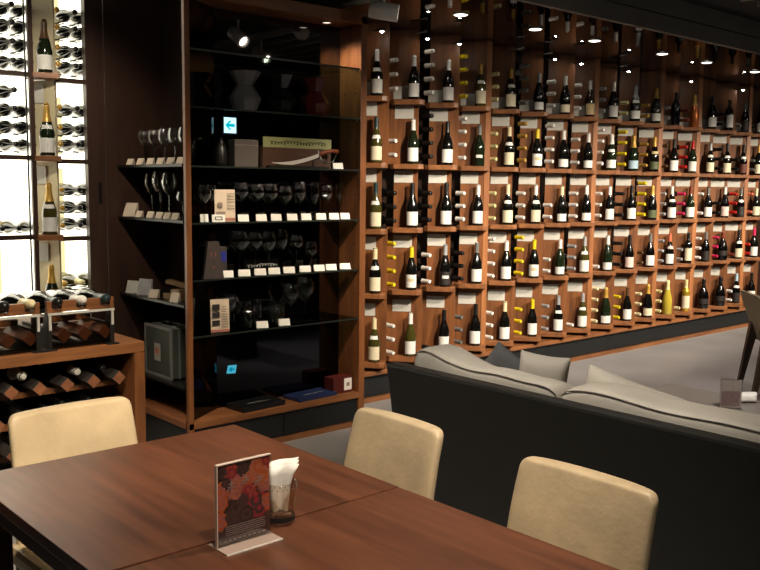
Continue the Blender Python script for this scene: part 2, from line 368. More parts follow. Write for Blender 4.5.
# information cards fixed on the boards
card = MB().box(-.0635, .0635, -.0015, .0015, -.053, .053).mesh('info_card', GREYCARD)
for k in range(NCOL):
    for r in range(5):
        if r == 0: z, s = ROWZ[0]+.055, .158
        else: z, s = ROWZ[r-1]-SHELF_T[r-1]-(0, .047, .052, .068, .088)[r], .146
        x, y = bpt(k, s, .0025)
        o = put('info_card', card, None, (x, y, z), (0, 0, math.atan2(DY, DX)))
        o.scale = (1.06, 1, .82)
        tag(o, f"grey white info card, {ORD[k]} board from left, " + ('standing above the top shelf' if r == 0 else f'hung just below the {ROWN[r-1]} shelf'), 'card', 'information cards on the display wall')

# ------------------------------------------------------------------ lamps on the mirrored ceiling
STAR = emit('spot_lens', (255, 244, 226), 110.)
DISC = emit('downlight_lens', (255, 246, 232), 6.)
for i, x in enumerate((4.0, 4.42, 4.735, 5.83, 6.18, 6.86, 7.91, 8.93)):
    t = thing('spotlight', f'tiny bright spotlight under mirrored ceiling, {ORD[i]} of the row from left', 'spotlight', (x, 4.5, 2.588), group='tiny spotlights under the mirrored ceiling')
    obj('housing', MB().lathe([(0, -.07), (.014, -.07), (.026, -.078), (.028, -.086), (.0, -.086)], 12).tube([(0, 0, -.074), (0, .085, -.074)], .004, 8), DARKMETAL, t)
    obj('lens', MB().lathe([(.012, -.0862), (.009, -.091), (.004, -.0935), (0, -.094)], 12), STAR, t)
for i, x in enumerate((4.27, 5.02, 5.715, 6.646, 7.36, 8.24)):
    t = thing('downlight', f'round recessed downlight in mirrored ceiling, {ORD[i]} from the left', 'downlight', (x, 4.05, 2.588), group='downlights in the mirrored ceiling')
    obj('rim', MB().lathe([(.052, 0), (.055, -.006), (.046, -.008), (.044, -.002)], 24), STEEL, t)
    obj('lens', MB().lathe([(.045, -.003), (.038, -.009), (.02, -.012), (0, -.013)], 24), DISC, t)
LAMP = emit('track_lamp_lens', (255, 244, 226), 40.)
def track_spot(loc, aim, label, top, L=.2, r=.055, m=None):
    t = thing('track_spotlight', label, 'spotlight', loc)
    d = (Vector(aim)-Vector(loc)).normalized(); q = Vector((0, 0, -1)).rotation_difference(d).to_matrix().to_4x4()
    obj('lamp_head', MB().lathe([(0, L/2), (r*.92, L/2), (r, L/2-.012), (r, -L/2), (r*.86, -L/2), (r*.82, -L/2+.03), (0, -L/2+.03)], 24, T=q), m or GREYMETAL, t)
    obj('lens', MB().lathe([(r*.8, -L/2+.028), (0, -L/2+.026)], 20, T=q), LAMP, t)
    obj('stem', MB().tube([(0, 0, r*.5), (0, 0, top-loc[2])], .011, 10), GREYMETAL, t)
    return t

# ------------------------------------------------------------------ display cabinet
CX0, CX1, CYF, CYM = 2.366, 3.602, 4.184, 4.385
cab = thing('display_cabinet', 'tall walnut corner display cabinet with glass shelves and smoked mirror back', 'cabinet', (CX0, CYF, 0))
def cpart(name, mb, mats, bevel=0., parent=None):
    me = mb.mesh(name, mats, bevel); me.transform(Matrix.Translation((-CX0, -CYF, 0)))
    return put(name, me, parent or cab)
CT = 2.50
cpart('corner_post', MB().box(2.366, 2.397, CYF, CYF+.026, 0, CT), WALNUT, .002)
cpart('side_panel', MB().box(3.556, CX1, CYF, 4.84, 0, CT), WALNUT, .002)
cpart('top_board', MB().prism([(2.366, CYF), (CX1, CYF), (CX1, 4.84), (2.68, 4.84), (2.68, CYM+.014), (2.397, CYF+.045), (2.366, CYF+.045)], CT-.045, CT+.02), WALNUT_H, .002)
cpart('side_top', MB().box(2.37, 2.655, CYM+.02, 4.98, 2.72, 2.74), BLACKSATIN)
cpart('bottom_board', MB().prism([(2.366, CYF), (3.56, CYF), (3.56, CYM), (2.66, CYM), (2.397, CYF+.03)], .178, .215), WALNUT_H, .002)
cpart('bottom_board', MB().prism([(2.366, CYF+.042), (2.66, CYM), (2.66, 4.99), (2.366, 4.99)], .178, .215), WALNUT_Y, .002)
cpart('mirror_back', MB().box(2.66, 3.556, CYM, CYM+.012, .66, CT-.045), BLACKGLASS)
cpart('lower_back', MB().box(2.66, 3.556, CYM, CYM+.012, .215, .658), mirror('black_back_glass', (62, 62, 64), .04))
cpart('corner_partition', MB().prism([(2.397, CYF+.03), (2.66, CYM-.004), (2.66, CYM+.012), (2.39, CYF+.042)], .215, CT-.045), mirror('black_back_glass', (62, 62, 64), .04))
cpart('inner_back', MB().box(2.655, 2.67, CYM+.015, 4.985, .216, 2.74), DARKWOOD)
cpart('drawer', MB().box(2.42, 2.992, CYF+.012, CYF+.03, .035, .172), BLACKP)
cpart('drawer', MB().box(2.998, 3.552, CYF+.012, CYF+.03, .035, .172), BLACKP)
cpart('side_plinth', MB().box(2.378, 2.40, CYF+.05, 4.98, .0, .172), BLACKP)
cpart('base_rail', MB().box(2.397, 3.556, CYF, CYF+.04, 0, .032), WALNUT_H)
GZ = [2.195, 1.90, 1.592, 1.291, .986, .682]
for z in GZ:
    g = cpart('glass_shelf', MB().prism([(2.40, CYF+.012), (3.553, CYF+.012), (3.553, CYM-.004), (2.662, CYM-.004)], z-.009, z), SHELFGLASS)
    cpart('edge', MB().box(2.40, 3.553, CYF+.008, CYF+.012, z-.009, z), GLASSEDGE, parent=g)
    for x in (2.399, 3.545): cpart('shelf_pin', MB().tube([(x, CYF+.03, z-.014), (x+.012 if x < 3 else x+.011, CYF+.03, z-.014)], .005, 8), STEEL, parent=g)
hl = MB()
for z in [.45, .83, 1.14, 1.44, 1.75, 2.05, 2.33]:
    for y in (CYF+.05, CYF+.15): hl.tube([(3.5545, y, z), (3.557, y, z)], .005, 8)
cpart('peg_hole', hl, BLACK)
LZ = [1.60, 1.302, .852, .40]
for z in LZ:
    cpart('side_shelf', MB().prism([(2.368, CYF+.044), (2.652, CYM+.02), (2.652, 4.985), (2.368, 4.985)], z-.014, z), BLACKSATIN)

# dark wood wall between the backlit shelving and the cabinet
dw = thing('storage_door', 'dark brown wood door with slim pull beside the backlit bottle wall', 'door', (2.3, 5.0, 0))
def dpart(name, mb, mats, bevel=0., parent=None):
    me = mb.mesh(name, mats, bevel); me.transform(Matrix.Translation((-2.3, -5.0, 0))); return put(name, me, parent or dw)
dpart('door_panel', MB().box(2.215, 2.30, 4.99, 5.02, 0, 2.80), DARKWOOD, .002)
dpart('side_panel', MB().box(2.304, 2.66, 4.993, 5.02, 0, 2.80), DARKWOOD, .002)
dpart('handle', MB().box(2.253, 2.267, 4.982, 4.99, 1.38, 1.50), BLACKSATIN)

# ------------------------------------------------------------------ things in the cabinet
def wine_glass(label, loc, h=.21, rb=.04, bowl=.5, rim=.75, group='wine glasses in the display cabinet', sc=1.):
    t = thing('wine_glass', label, 'wine glass', loc, group=group)
    z0 = h*(1-bowl); key = (round(h, 3), round(rb, 3), bowl, rim)
    pr = [(.004, z0), (rb*.45, z0+.012), (rb*.85, z0+.32*h*bowl), (rb, z0+.5*h*bowl), (rb*.94, z0+.75*h*bowl), (rb*rim, h)]
    put('bowl', cached(('gb', key), lambda: MB().lathe(pr, 20).mesh('bowl', GLASS)), t)
    put('stem', cached(('gs', key), lambda: MB().lathe([(.0035, .006), (.0032, z0*.5), (.005, z0)], 10).mesh('stem', GLASS)), t)
    put('foot', cached(('gf', key), lambda: MB().lathe([(rb*.85, .0005), (rb*.84, .0018), (.012, .004), (.0035, .008)], 20).mesh('foot', GLASS)), t)
    return t
def tent(label, loc, w=.05, h=.034, rz=0., lean=.45, m=None, name='price_card', d=.002, group='price cards in the display cabinet', cat='card'):
    key = (name, w, h, lean, d, (m or WHITE).name)
    T = Matrix.Translation((0, 0, 0)) @ Matrix.Rotation(-lean, 4, 'X')
    def f():
        b = MB().box(-w/2, w/2, -d/2, d/2, 0, h, T=T)
        top = T @ Vector((0, d/2, h)); b.box(-w/2, w/2, top.y*1.0, top.y+.0015, 0, top.z) if lean > .2 else None
        return b.mesh(name, m or WHITE)
    return tag(put(name, cached(key, f), None, (loc[0], loc[1], loc[2]+.0012), (0, 0, rz)), label, cat, group)
FR = -.35
for i, (x, h, rb, bw) in enumerate([(2.775, .215, .046, .5), (2.885, .205, .044, .48), (2.98, .205, .043, .5), (3.08, .195, .042, .55), (3.185, .22, .038, .55), (3.295, .225, .028, .62), (3.39, .205, .035, .5), (3.49, .215, .026, .55)]):
    wine_glass(f'clear wine glass on the fourth glass shelf down, {ORD[i]} from left', (x, CYF+.115, GZ[3]+.0006), h, rb, bw)
for i, x in enumerate([2.738, 2.857, 2.959, 3.071, 3.172, 3.282, 3.381, 3.466]):
    tent(f'white price card on the fourth glass shelf down, {ORD[i]} of eight', (x, CYF+.028, GZ[3]), .059, .042, FR)
for i, (x, h, rb, bw) in enumerate([(2.765, .245, .056, .5), (2.868, .235, .046, .45), (2.962, .24, .044, .52), (3.06, .25, .032, .5), (3.16, .21, .042, .42), (3.27, .17, .038, .6)]):
    wine_glass(f'clear wine glass on the fifth glass shelf down, {ORD[i]} from left', (x, CYF+.115, GZ[4]+.0006), h, rb, bw)
for i, x in enumerate([2.632, 2.742, 2.848, 2.944, 3.049, 3.165, 3.269, 3.36, 3.469]):
    tent(f'white price card on the fifth glass shelf down, {ORD[i]} of nine', (x, CYF+.028, GZ[4]), .066, .040, FR)
for i, (x, y) in enumerate([(2.80, .10), (2.865, .13), (2.985, .09), (3.05, .14)]):
    tag(obj('tumbler', MB().lathe([(.0, .003), (.03, .003), (.032, .01), (.039, .125), (.037, .125), (.03, .012)], 20), GLASS, None, 0, (x, CYF+y, GZ[5]+.0006)), f'clear glass tumbler on the lowest glass shelf, {ORD[i]} from left', 'glass', 'tumblers on the lowest glass shelf')
for i, x in enumerate([2.861, 3.014]):
    tent(f"white price card on the lowest glass shelf, {('left', 'right')[i]} of two", (x, CYF+.028, GZ[5]), .066, .042, FR)
for i, (x, h, rb) in enumerate([(3.13, .225, .05), (3.235, .26, .056)]):
    wine_glass(f"big balloon wine glass on the lowest glass shelf, {('left', 'right')[i]} one", (x, CYF+.13, GZ[5]+.0006), h, rb, .55)
wine_glass('clear wine glass just right of the photo leaflet, lowest glass shelf', (2.70, CYF+.12, GZ[5]+.0006), .2, .04, .55)
for i, (x, y) in enumerate([(2.49, .028), (2.57, .09)]):
    wine_glass(f"clear wine glass beside the corner post, fourth glass shelf, {('left', 'right')[i]}", (x, CYF+y, GZ[3]+.0006), .2, .036, .5)
# leaflets
p = tent('tall cream leaflet with a wine glass picture, fourth glass shelf down', (2.622, CYF+.034, GZ[3]), .115, .175, FR+.1, .06, CREAMCARD, 'leaflet', group='leaflets in the display cabinet', cat='leaflet')
INK = mat('grey_print', (150, 134, 122), .7, var=.05); INKRED = mat('dusty_red_print', (186, 120, 104), .7, var=.05); INKD = mat('dark_print', (48, 42, 40), .6, var=.1)
pr = MB()
for z in (.15, .135, .12, .105, .085, .07): pr.box(.01, .052, -.0042, -.0030, z, z+.004)
pr.box(-.052, .0, -.0042, -.0030, .04, .056); 
obj('printed_lines', pr, INK, p); obj('printed_band', MB().box(.0, .056, -.0042, -.003, .006, .022), INKRED, p)
gp = MB().lathe([(0, -.001), (.013, 0), (.015, .02), (.011, .03)], 12, T=Matrix.Translation((-.03, -.003, .075)) @ Matrix.Scale(.06, 4, (0, 1, 0))).box(-.0305, -.0285, -.0042, -.003, .06, .075)
obj('printed_glass', gp, INK, p)
p2 = tent('cream photo leaflet on the lowest glass shelf at left', (2.592, CYF+.045, GZ[5]), .105, .185, FR+.1, .06, CREAMCARD, 'leaflet', group='leaflets in the display cabinet', cat='leaflet')
for z in (.128, .085, .04): obj('printed_photo', MB().box(-.046, -.004, -.0042, -.003, z, z+.03), INKD, p2)
pl = MB()
for i in range(9): pl.box(.006, .006+random.uniform(.02, .04), -.0042, -.003, .03+i*.014, .034+i*.014)
obj('printed_lines', pl, INK, p2); obj('printed_band', MB().box(-.052, .052, -.0042, -.003, .004, .018), INKRED, p2)
tent('small white card beside the corner post, fourth glass shelf down', (2.492, CYF+.03, GZ[3]), .042, .045, FR, .3)
p3 = tent('small white card with dark printed frame before the tall leaflet', (2.575, CYF+.022, GZ[3]), .07, .042, FR, .3)
obj('printed_frame', MB().box(-.02, .02, -.0035, -.0022, .010, .014).box(-.02, .02, -.0035, -.0022, .026, .030).box(-.02, -.015, -.0035, -.0022, .010, .03).box(.015, .02, -.0035, -.0022, .010, .03), INKD, p3, 0, (0, 0, 0), (-.3, 0, 0))
# gift boxes on the fifth shelf
bx = thing('gift_box', 'dark wedge shaped gift box beside the corner post on fifth glass shelf', 'box', (2.545, CYF+.04, GZ[4]+.0006), (0, 0, FR), 'dark gift boxes')
GB = mat('charcoal_box', (70, 62, 60), .5, var=.1)
obj('box_body', MB().prism([(-.055, 0), (.055, 0), (.03, .2), (-.03, .2)], -.03, .03, T=Matrix.Rotation(PI/2, 4, 'X')), GB, bx)
for a, b, z0, z1 in ((-.015, -.01, .12, .145), (.008, .013, .12, .145), (-.006, .004, .06, .068)): obj('printed_mark', MB().box(a, b, -.0325, -.031, z0, z1), mat('rust_print', (150, 84, 66), .6, var=.05), bx)
b2 = tag(obj('gift_box', MB().box(-.028, .028, -.02, .02, 0, .165), GB, None, .002, (2.635, CYF+.10, GZ[4]+.0006), (0, 0, FR)), 'slim dark gift box with blue panel on fifth glass shelf', 'box', 'dark gift boxes')
obj('blue_panel', MB().box(-.024, .024, -.0215, -.0203, .085, .14), mat('deep_blue_print', (44, 56, 160), .4, var=.1), b2)
pd = tag(obj('plaque', MB().box(-.12, .12, -.004, .004, 0, .075), mat('black_plaque', (14, 14, 14), .2, var=.1), None, .001, (2.955, CYM-.022, GZ[4]+.0006)), 'small black plaque with white script behind the glasses, fifth shelf', 'plaque')
def script_line(x0, x1, z, amp, n, y, r):
    m = n*6; w = (x1-x0)/n
    return [(x0+(x1-x0)*i/m+w*.9*math.sin(i*2*PI/15), y, z+amp*(.55+.45*math.sin(i*.37)+.5*max(0, math.sin(i*.11)))*math.cos(i*2*PI/15)) for i in range(m+1)]
obj('script_lettering', MB().tube(script_line(-.1, .1, .04, .009, 26, -.005, 0), .0016, 5), mat('white_print', (226, 224, 220), .5, var=.03), pd)
# third shelf: crate, sabre, box
cr = thing('wooden_crate', 'brown wooden crate with pale green script board, third glass shelf down', 'crate', (3.2, CYM-.035, GZ[2]+.0008))
obj('crate_body', MB().box(-.25, .25, -.012, .02, 0, .125), wood('crate_wood', (66, 44, 32), (88, 60, 44), (1, 9, 9), .5), cr, .002)
sb = obj('script_board', MB().box(-.25, .25, -.016, -.012, .118, .178), mat('pale_green_board', (158, 160, 112), .5, var=.15, scale=7), cr, .001)
obj('script_lettering', MB().tube(script_line(-.2, .2, .147, .010, 44, -.018, 0), .0028, 5), mat('olive_print', (96, 98, 52), .6, var=.1), cr)
sa = thing('champagne_sabre', 'curved champagne sabre with reddish wooden handle on a dark stand', 'sabre', (3.2, CYF+.075, GZ[2]+.0008))
bl = MB(); pts = [(-.24+.34*i/14, .062*(i/14)**2+.03) for i in range(15)]
lo = [(x, z-.004-.018*min(1, i/6)) for i, (x, z) in enumerate(pts)]
ring = pts+lo[::-1]
bl.prism([(x, z) for x, z in ring], -.0025, .0025, T=Matrix.Rotation(PI/2, 4, 'X'))
obj('blade', bl, mat('sabre_blade', (214, 212, 208), .38, .35, var=.05), sa)
obj('handle', MB().tube([(.10, 0, .082), (.15, 0, .102), (.2, 0, .108), (.235, 0, .104)], [.011, .013, .012, .015], 10), wood('sabre_handle', (112, 56, 38), (148, 80, 54), (3, 9, 9), .35), sa)
obj('hand_guard', MB().tube([(.10, -.002, .085), (.115, -.004, .045), (.15, -.006, .03), (.2, -.006, .045), (.232, -.002, .095)], .0035, 8).tube([(.1, 0, .06), (.09, 0, .12)], .004, 8), STEEL, sa)
obj('stand', MB().box(-.27, .16, -.015, .02, 0, .012).box(-.2, -.19, .0, .006, .012, .03).box(.05, .06, .0, .006, .012, .045), BLACKSATIN, sa)
tent('white price card below the sabre handle', (3.41, CYF+.03, GZ[2]), .062, .04, FR)
gb = tag(obj('carton', MB().box(-.07, .07, -.05, .05, 0, .15), mat('grey_brown_carton', (74, 66, 62), .6, var=.12), None, .002, (2.79, CYF+.11, GZ[2]+.0008), (0, 0, -.2)), 'dark grey carton standing under the glowing arrow reflection', 'box')
obj('lid_seam', MB().box(-.071, .071, -.0515, -.05, .118, .121), mat('pale_seam', (120, 110, 102), .6, var=.1), gb)
tag(obj('flask', MB().lathe([(0, 0), (.03, 0), (.034, .02), (.034, .09), (.02, .12), (.011, .135), (.011, .155), (0, .155)], 16), BLACKSATIN, None, 0, (2.635, CYF+.09, GZ[2]+.0008)), 'small black flask left of the grey carton, third glass shelf', 'flask')
# glowing panels that put sign reflections onto the mirror back
SIGNW = emit('reflected_sign_face', (190, 244, 255), 1.5); SIGNA = emit('reflected_sign_arrow', (0, 190, 214), 1.0)
sg = thing('arrow_sign_reflection', 'glowing stand-in for reflected arrow sign, white with cyan arrow, on mirror back', 'sign', (2.76, CYM-.0135, 1.825))
obj('housing', MB().box(-.062, .062, .0100, .0125, -.066, .066), mat('navy_backing', (20, 26, 62), .4, var=.1), sg, .002)  # flat backing of the modelled reflection
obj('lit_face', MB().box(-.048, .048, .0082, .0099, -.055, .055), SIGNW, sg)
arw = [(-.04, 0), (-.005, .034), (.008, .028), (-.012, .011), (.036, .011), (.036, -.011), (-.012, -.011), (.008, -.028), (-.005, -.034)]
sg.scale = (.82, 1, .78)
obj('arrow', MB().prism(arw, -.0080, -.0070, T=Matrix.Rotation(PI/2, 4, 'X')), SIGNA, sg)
s2 = thing('lit_sign_reflection', 'small tilted cyan glow standing in for a sign reflection, low on mirror back', 'sign', (2.76, CYM-.0015, .43))  # lower reflection, modelled as an emissive patch
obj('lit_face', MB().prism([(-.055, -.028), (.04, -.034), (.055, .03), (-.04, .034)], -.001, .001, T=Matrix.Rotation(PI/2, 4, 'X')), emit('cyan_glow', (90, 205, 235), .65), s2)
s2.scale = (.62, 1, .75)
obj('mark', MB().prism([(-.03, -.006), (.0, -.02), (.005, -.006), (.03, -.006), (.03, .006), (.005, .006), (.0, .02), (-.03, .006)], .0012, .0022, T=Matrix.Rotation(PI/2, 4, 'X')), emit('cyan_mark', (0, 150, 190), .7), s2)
# vases
for x, m, lb, nseg in ((2.80, mat('grey_vase', (124, 124, 126), .2, var=.1), 'grey hourglass shaped faceted vase, second glass shelf down, left', 8),
                       (3.045, mat('black_glass_vase', (20, 26, 26), .08, var=.1, coat=.5), 'black hourglass shaped faceted vase, second glass shelf, between others', 8),
                       (3.29, mat('dark_red_vase', (104, 40, 34), .2, var=.1, coat=.3), 'dark red hourglass shaped faceted vase, second glass shelf, right', 8)):
    tag(obj('vase', MB().lathe([(0, .003), (.062, 0), (.09, .07), (.048, .138), (.045, .142), (.09, .215), (.085, .215), (.041, .144), (0, .14)], nseg, smooth=False), m, None, .0015, (x, CYF+.105, GZ[1]+.0008), (0, 0, .2)), lb, 'vase', 'hourglass vases')
# bottom board: folios and red box
for nm, (x, y, w, d, h), m, lb in (('folio', (2.86, CYF+.10, .30, .17, .03), mat('black_folio', (26, 26, 28), .3, var=.15), 'black folio box lying at left on the cabinet bottom board'),
                                  ('folio', (3.25, CYF+.095, .30, .16, .022), mat('navy_folio', (34, 46, 84), .35, var=.12), 'dark blue folio lying on the cabinet bottom board')):
    o = tag(obj(nm, MB().box(-w/2, w/2, -d/2, d/2, 0, h), m, None, .003, (x, y, .2155), (0, 0, .06)), lb, 'folio', 'folios on the cabinet bottom board')
    obj('lettering', MB().tube(script_line(-w*.25, w*.3, 0, .006, 20, 0, 0), .001, 5), mat('dull_silver_print', (150, 150, 150), .4, var=.05), o, 0, (0, -.02, h+.001), (-PI/2, 0, 0))
rb = tag(obj('gift_carton', MB().box(-.075, .075, -.045, .045, 0, .10), mat('dark_red_carton', (82, 30, 26), .4, var=.12), None, .002, (3.462, CYF+.085, .2155), (0, 0, 0)), 'dark red carton with white label at right end of bottom board', 'box')
obj('white_label', MB().box(.01, .07, -.0465, -.0451, .015, .09), WHITE, rb)
obj('printed_mark', MB().box(.028, .052, -.0475, -.0466, .04, .064), INK, rb)
# left side shelves
LR = -PI/2+.35
for i, y in enumerate([4.87, 4.746, 4.626, 4.51, 4.398, 4.29]):
    tent(f'cream price card on the upper side shelf, {ORD[i]} from left', (2.385, y, LZ[0]), .046, .04, LR, .5, CREAMCARD, group='price cards on the side shelves')
    if i < 5: wine_glass(f'clear wine glass on the upper side shelf, {ORD[i]} from left', (2.48, y-.01, LZ[0]+.0006), .20, .042, .5, group='wine glasses on the side shelves')
for i, y in enumerate([4.771, 4.637, 4.532, 4.441, 4.353]):
    tent(f'cream price card on the second side shelf, {ORD[i]} from left', (2.385, y, LZ[1]), .046, .04, LR, .5, CREAMCARD, group='price cards on the side shelves')
tent('larger cream leaflet at the left end of second side shelf', (2.39, 4.90, LZ[1]), .09, .085, LR, .4, CREAMCARD, 'leaflet', group='leaflets in the display cabinet', cat='leaflet')
for i, (y, h, rbb) in enumerate([(4.76, .25, .046), (4.66, .26, .05), (4.56, .25, .044), (4.40, .15, .04), (4.32, .15, .036)]):
    wine_glass(f'clear wine glass on the second side shelf, {ORD[i]} from left', (2.47, y, LZ[1]+.0006), h, rbb, .48, group='wine glasses on the side shelves')
tent('white card at the left end of third side shelf', (2.395, 4.87, LZ[2]), .12, .075, LR, .3, GREYCARD, group='price cards on the side shelves')
tent('printed grey card leaning behind another on third side shelf', (2.405, 4.76, LZ[2]), .10, .095, LR, .25, mat('grey_print_card', (176, 176, 180), .5, var=.2, scale=60), group='price cards on the side shelves')
tent('small cream card in the middle of third side shelf', (2.385, 4.61, LZ[2]), .07, .05, LR, .4, CREAMCARD, group='price cards on the side shelves')
tent('small cream card at right end of third side shelf', (2.385, 4.37, LZ[2]), .06, .055, LR, .4, CREAMCARD, group='price cards on the side shelves')
TANP = wood('pale_box_wood', (126, 98, 66), (160, 128, 88), (3, 9, 9), .5)
for i, (y, rz, rx, sz, z) in enumerate([(4.52, .3, 0, (.035, .05, .03), 0), (4.44, .1, .0, (.04, .04, .06), 0), (4.47, .5, .35, (.022, .07, .022), .075)]):
    tag(obj('wooden_box', MB().box(-sz[0], sz[0], -sz[1], sz[1], 0, sz[2]), TANP, None, .002, (2.47, y, LZ[2]+z+.0008), (0 if i < 2 else .2, 0, rz)),
        ('low tan wooden box left of the pile on third side shelf', 'taller tan wooden box under the pile on third side shelf', 'slim tan wooden box lying tilted on top of two boxes')[i], 'box', 'tan wooden boxes')
# aluminium case
cs = thing('aluminium_case', 'dark aluminium case standing on the lowest side shelf', 'case', (2.405, 4.595, LZ[3]+.003))
CASE = mat('case_panel', (74, 78, 70), .45, var=.1); ALU = mat('aluminium_edge', (168, 170, 168), .35, .6, var=.06)
obj('case_body', MB().box(0, .13, -.15, .15, .005, .285), CASE, cs, .004)
fr = MB()
for x in (-.003, .045, .129):
    fr.box(x, x+.012, -.154, .154, 0, .014).box(x, x+.012, -.154, .154, .276, .29).box(x, x+.012, -.154, -.14, 0, .29).box(x, x+.012, .14, .154, 0, .29)
obj('edge_frame', fr, ALU, cs, .002)
obj('handle', MB().tube([(.06, -.05, .289), (.06, -.05, .31), (.06, .05, .31), (.06, .05, .289)], .006, 8), BLACKSATIN, cs)
for y in (-.09, .09): obj('latch', MB().box(.05, .075, y-.015, y+.015, .288, .296), ALU, cs, .001)
stk = obj('sticker', MB().box(-.0045, -.003, -.035, .035, .09, .19), mat('grey_sticker', (168, 162, 154), .6, var=.08), cs)
for y in (-.01, .01): obj('printed_mark', MB().box(-.006, -.0045, y-.006, y+.006, .13, .165), mat('orange_print', (190, 92, 52), .6, var=.05), stk)

# ------------------------------------------------------------------ backlit bottle wall
bk = thing('backlit_bottle_wall', 'backlit cream wine wall with glowing panel at far left', 'wine rack', (1.9, 5.0, 0))
def kpart(name, mb, mats, bevel=0.):
    me = mb.mesh(name, mats, bevel); me.transform(Matrix.Translation((-1.9, -5.0, 0))); return put(name, me, bk)
GLOW = emit('backlight_panel', (255, 247, 222), 4.2); GLOWY = emit('lit_cream_board', (255, 234, 176), 1.15)
CREAMB = mat('cream_board', (206, 194, 160), .6, var=.06)
kpart('light_panel', MB().box(1.0, 2.62, 5.355, 5.37, .70, 2.8), GLOW)
for x in (1.72, 2.1):
    for z0, z1 in ((.72, 1.16), (1.2, 1.60), (1.64, 2.02), (2.06, 2.75)): kpart('lit_board_strip', MB().box(x, x+.09, 5.345, 5.354, z0+.02, z1-.02), GLOWY)  # emission puts the light on cream inner boards into these strips
kpart('lower_panel', MB().box(1.0, 2.19, 4.99, 5.02, 0, .69), DARKWOOD)
kpart('divider', MB().box(1.872, 1.897, 4.99, 5.012, .70, 2.8), DARKWOOD)
kpart('frame', MB().box(2.19, 2.214, 4.985, 5.03, 0, 2.8), DARKWOOD)
kpart('frame', MB().box(.98, 1.0, 4.99, 5.37, 0, 2.8), DARKWOOD)
kpart('door_edge', MB().box(1.848, 1.856, 4.985, 4.995, .70, 2.8), DARKMETAL)
KZ = [2.092, 1.642, 1.204, .745]
for i, z in enumerate(KZ):
    if i < 3:
        kpart('shelf', MB().box(1.0, 1.873, 5.0, 5.05, z-.025, z), DARKWOOD); kpart('shelf', MB().box(2.02, 2.19, 5.0, 5.05, z-.04, z-.015), DARKWOOD)
    kpart('display_shelf', MB().prism([(1.885, 4.97), (2.01, 4.92), (2.03, 4.99), (1.945, 5.1), (1.895, 5.1)], z-.03, z), WALNUT_H, .002)
kpart('shelf', MB().box(1.0, 2.19, 5.0, 5.34, .69, .70), WALNUT_H)
for z0, z1 in ((.745, 1.174), (1.204, 1.612), (1.642, 2.062), (2.092, 2.75)):
    kpart('board', MB().prism([(1.94, 5.12), (2.015, 5.0), (2.028, 5.008), (1.953, 5.128)], z0, z1), CREAMB)
pg = MB()
backlit = []
for (ci, zs) in ((0, (2.455, 2.362, 2.25, 2.158)), (1, (1.918, 1.806, 1.712)), (2, (1.455, 1.35, 1.25)), (3, (.915, .83))):
    for n, z in enumerate(zs):
        for j, x in enumerate((2.064, 2.168, 2.262)):
            backlit.append(('right', ci, n, j, x, z, 'gold' if j == 0 else 'dark' if ci < 3 else 'pale', 'dark' if ci < 3 else 'olive'))
for (ci, zs) in ((0, (2.452, 2.358, 2.258, 2.156)), (1, (1.997, 1.897, 1.802, 1.702)), (2, (1.24,)), (3, (.80,))):
    for n, z in enumerate(zs):
        for j, x in enumerate((1.725, 1.815, 1.91)):
            if ci == 1 and n == 0 and j == 2: continue
            backlit.append(('left', ci, n, j, x, z, 'dark', 'dark'))
for side, ci, n, j, x, z, cap, g in backlit:
    pg.tube([(x-.014, 5.25, z-.037), (x-.014, 5.345, z-.037)], .003, 6).tube([(x+.014, 5.25, z-.037), (x+.014, 5.345, z-.037)], .003, 6)
    cc = {'dark': 'black'}.get(cap, cap)
    bottle(f"backlit lying bottle, {side} bay, {ROWN[ci]} compartment, {ORD[n]} tier down, {('left', 'middle', 'right')[j]} of three",
           (x, 5.335, z), (PI/2, 0, 0), 'champagne' if ci == 3 else B, g, cc, None, None, 'bottles lying in the backlit wall', scale=.94)
kpart('bottle_peg', pg, DARKMETAL)
for i, (g, cap, z) in enumerate((('green', 'brown', KZ[0]), ('green', 'gold', KZ[1]), ('olive', 'gold', KZ[2]), ('green', 'gold', KZ[3]))):
    bottle(('dark champagne bottle, brown foil, white label, top shelf of backlit wall', 'champagne bottle, gold foil, white label, second shelf of backlit wall', 'olive green champagne bottle, gold foil, third shelf of backlit wall', 'bright green champagne bottle behind the counter rack on backlit wall')[i],
           (1.965, 5.0, z), (0, 0, -.4), C, g, cap, 'white' if i < 3 else None, 'white' if i in (1, 2) else None, 'champagne standing in the backlit wall', (.02, .105), 2.4, True, scale=.93)
for i, z in enumerate(KZ[:3]):
    tag(put('info_card', card, None, (1.955, 5.085, z-.105), (0, 0, math.atan2(-.12, .075))), f'cream info card under the {ROWN[i]} display shelf of backlit wall', 'card', 'information cards in the backlit wall').scale = (.55, 1, .95)

# ------------------------------------------------------------------ bottle counter with diamond racks
KX1, KY0, KY1, KT = 1.82, 3.6, 4.05, .805
ct = thing('bottle_counter', 'walnut counter table with square bottle bars below, left of the cabinet', 'counter', (1.3, KY0, 0))
def tpart(name, mb, mats, bevel=0., parent=None):
    me = mb.mesh(name, mats, bevel); me.transform(Matrix.Translation((-1.3, -KY0, 0))); return put(name, me, parent or ct)
tpart('top', MB().box(.5, KX1, KY0, KY1, KT-.045, KT), WALNUT_H, .003)
tpart('side_panel', MB().box(KX1-.05, KX1, KY0, KY1, 0, KT-.046), WALNUT, .003)
tpart('side_panel', MB().box(.5, .55, KY0, KY1, 0, KT-.046), WALNUT, .003)
tpart('back_panel', MB().box(.55, KX1-.05, KY1-.02, KY1, 0, KT-.046), DARKWOOD)
BARSIDE = mat('dark_bar_side', (52, 48, 46), .5, var=.15); BAREND = wood('bar_end_wood', (112, 68, 44), (150, 96, 64), (9, 9, 9), .5)
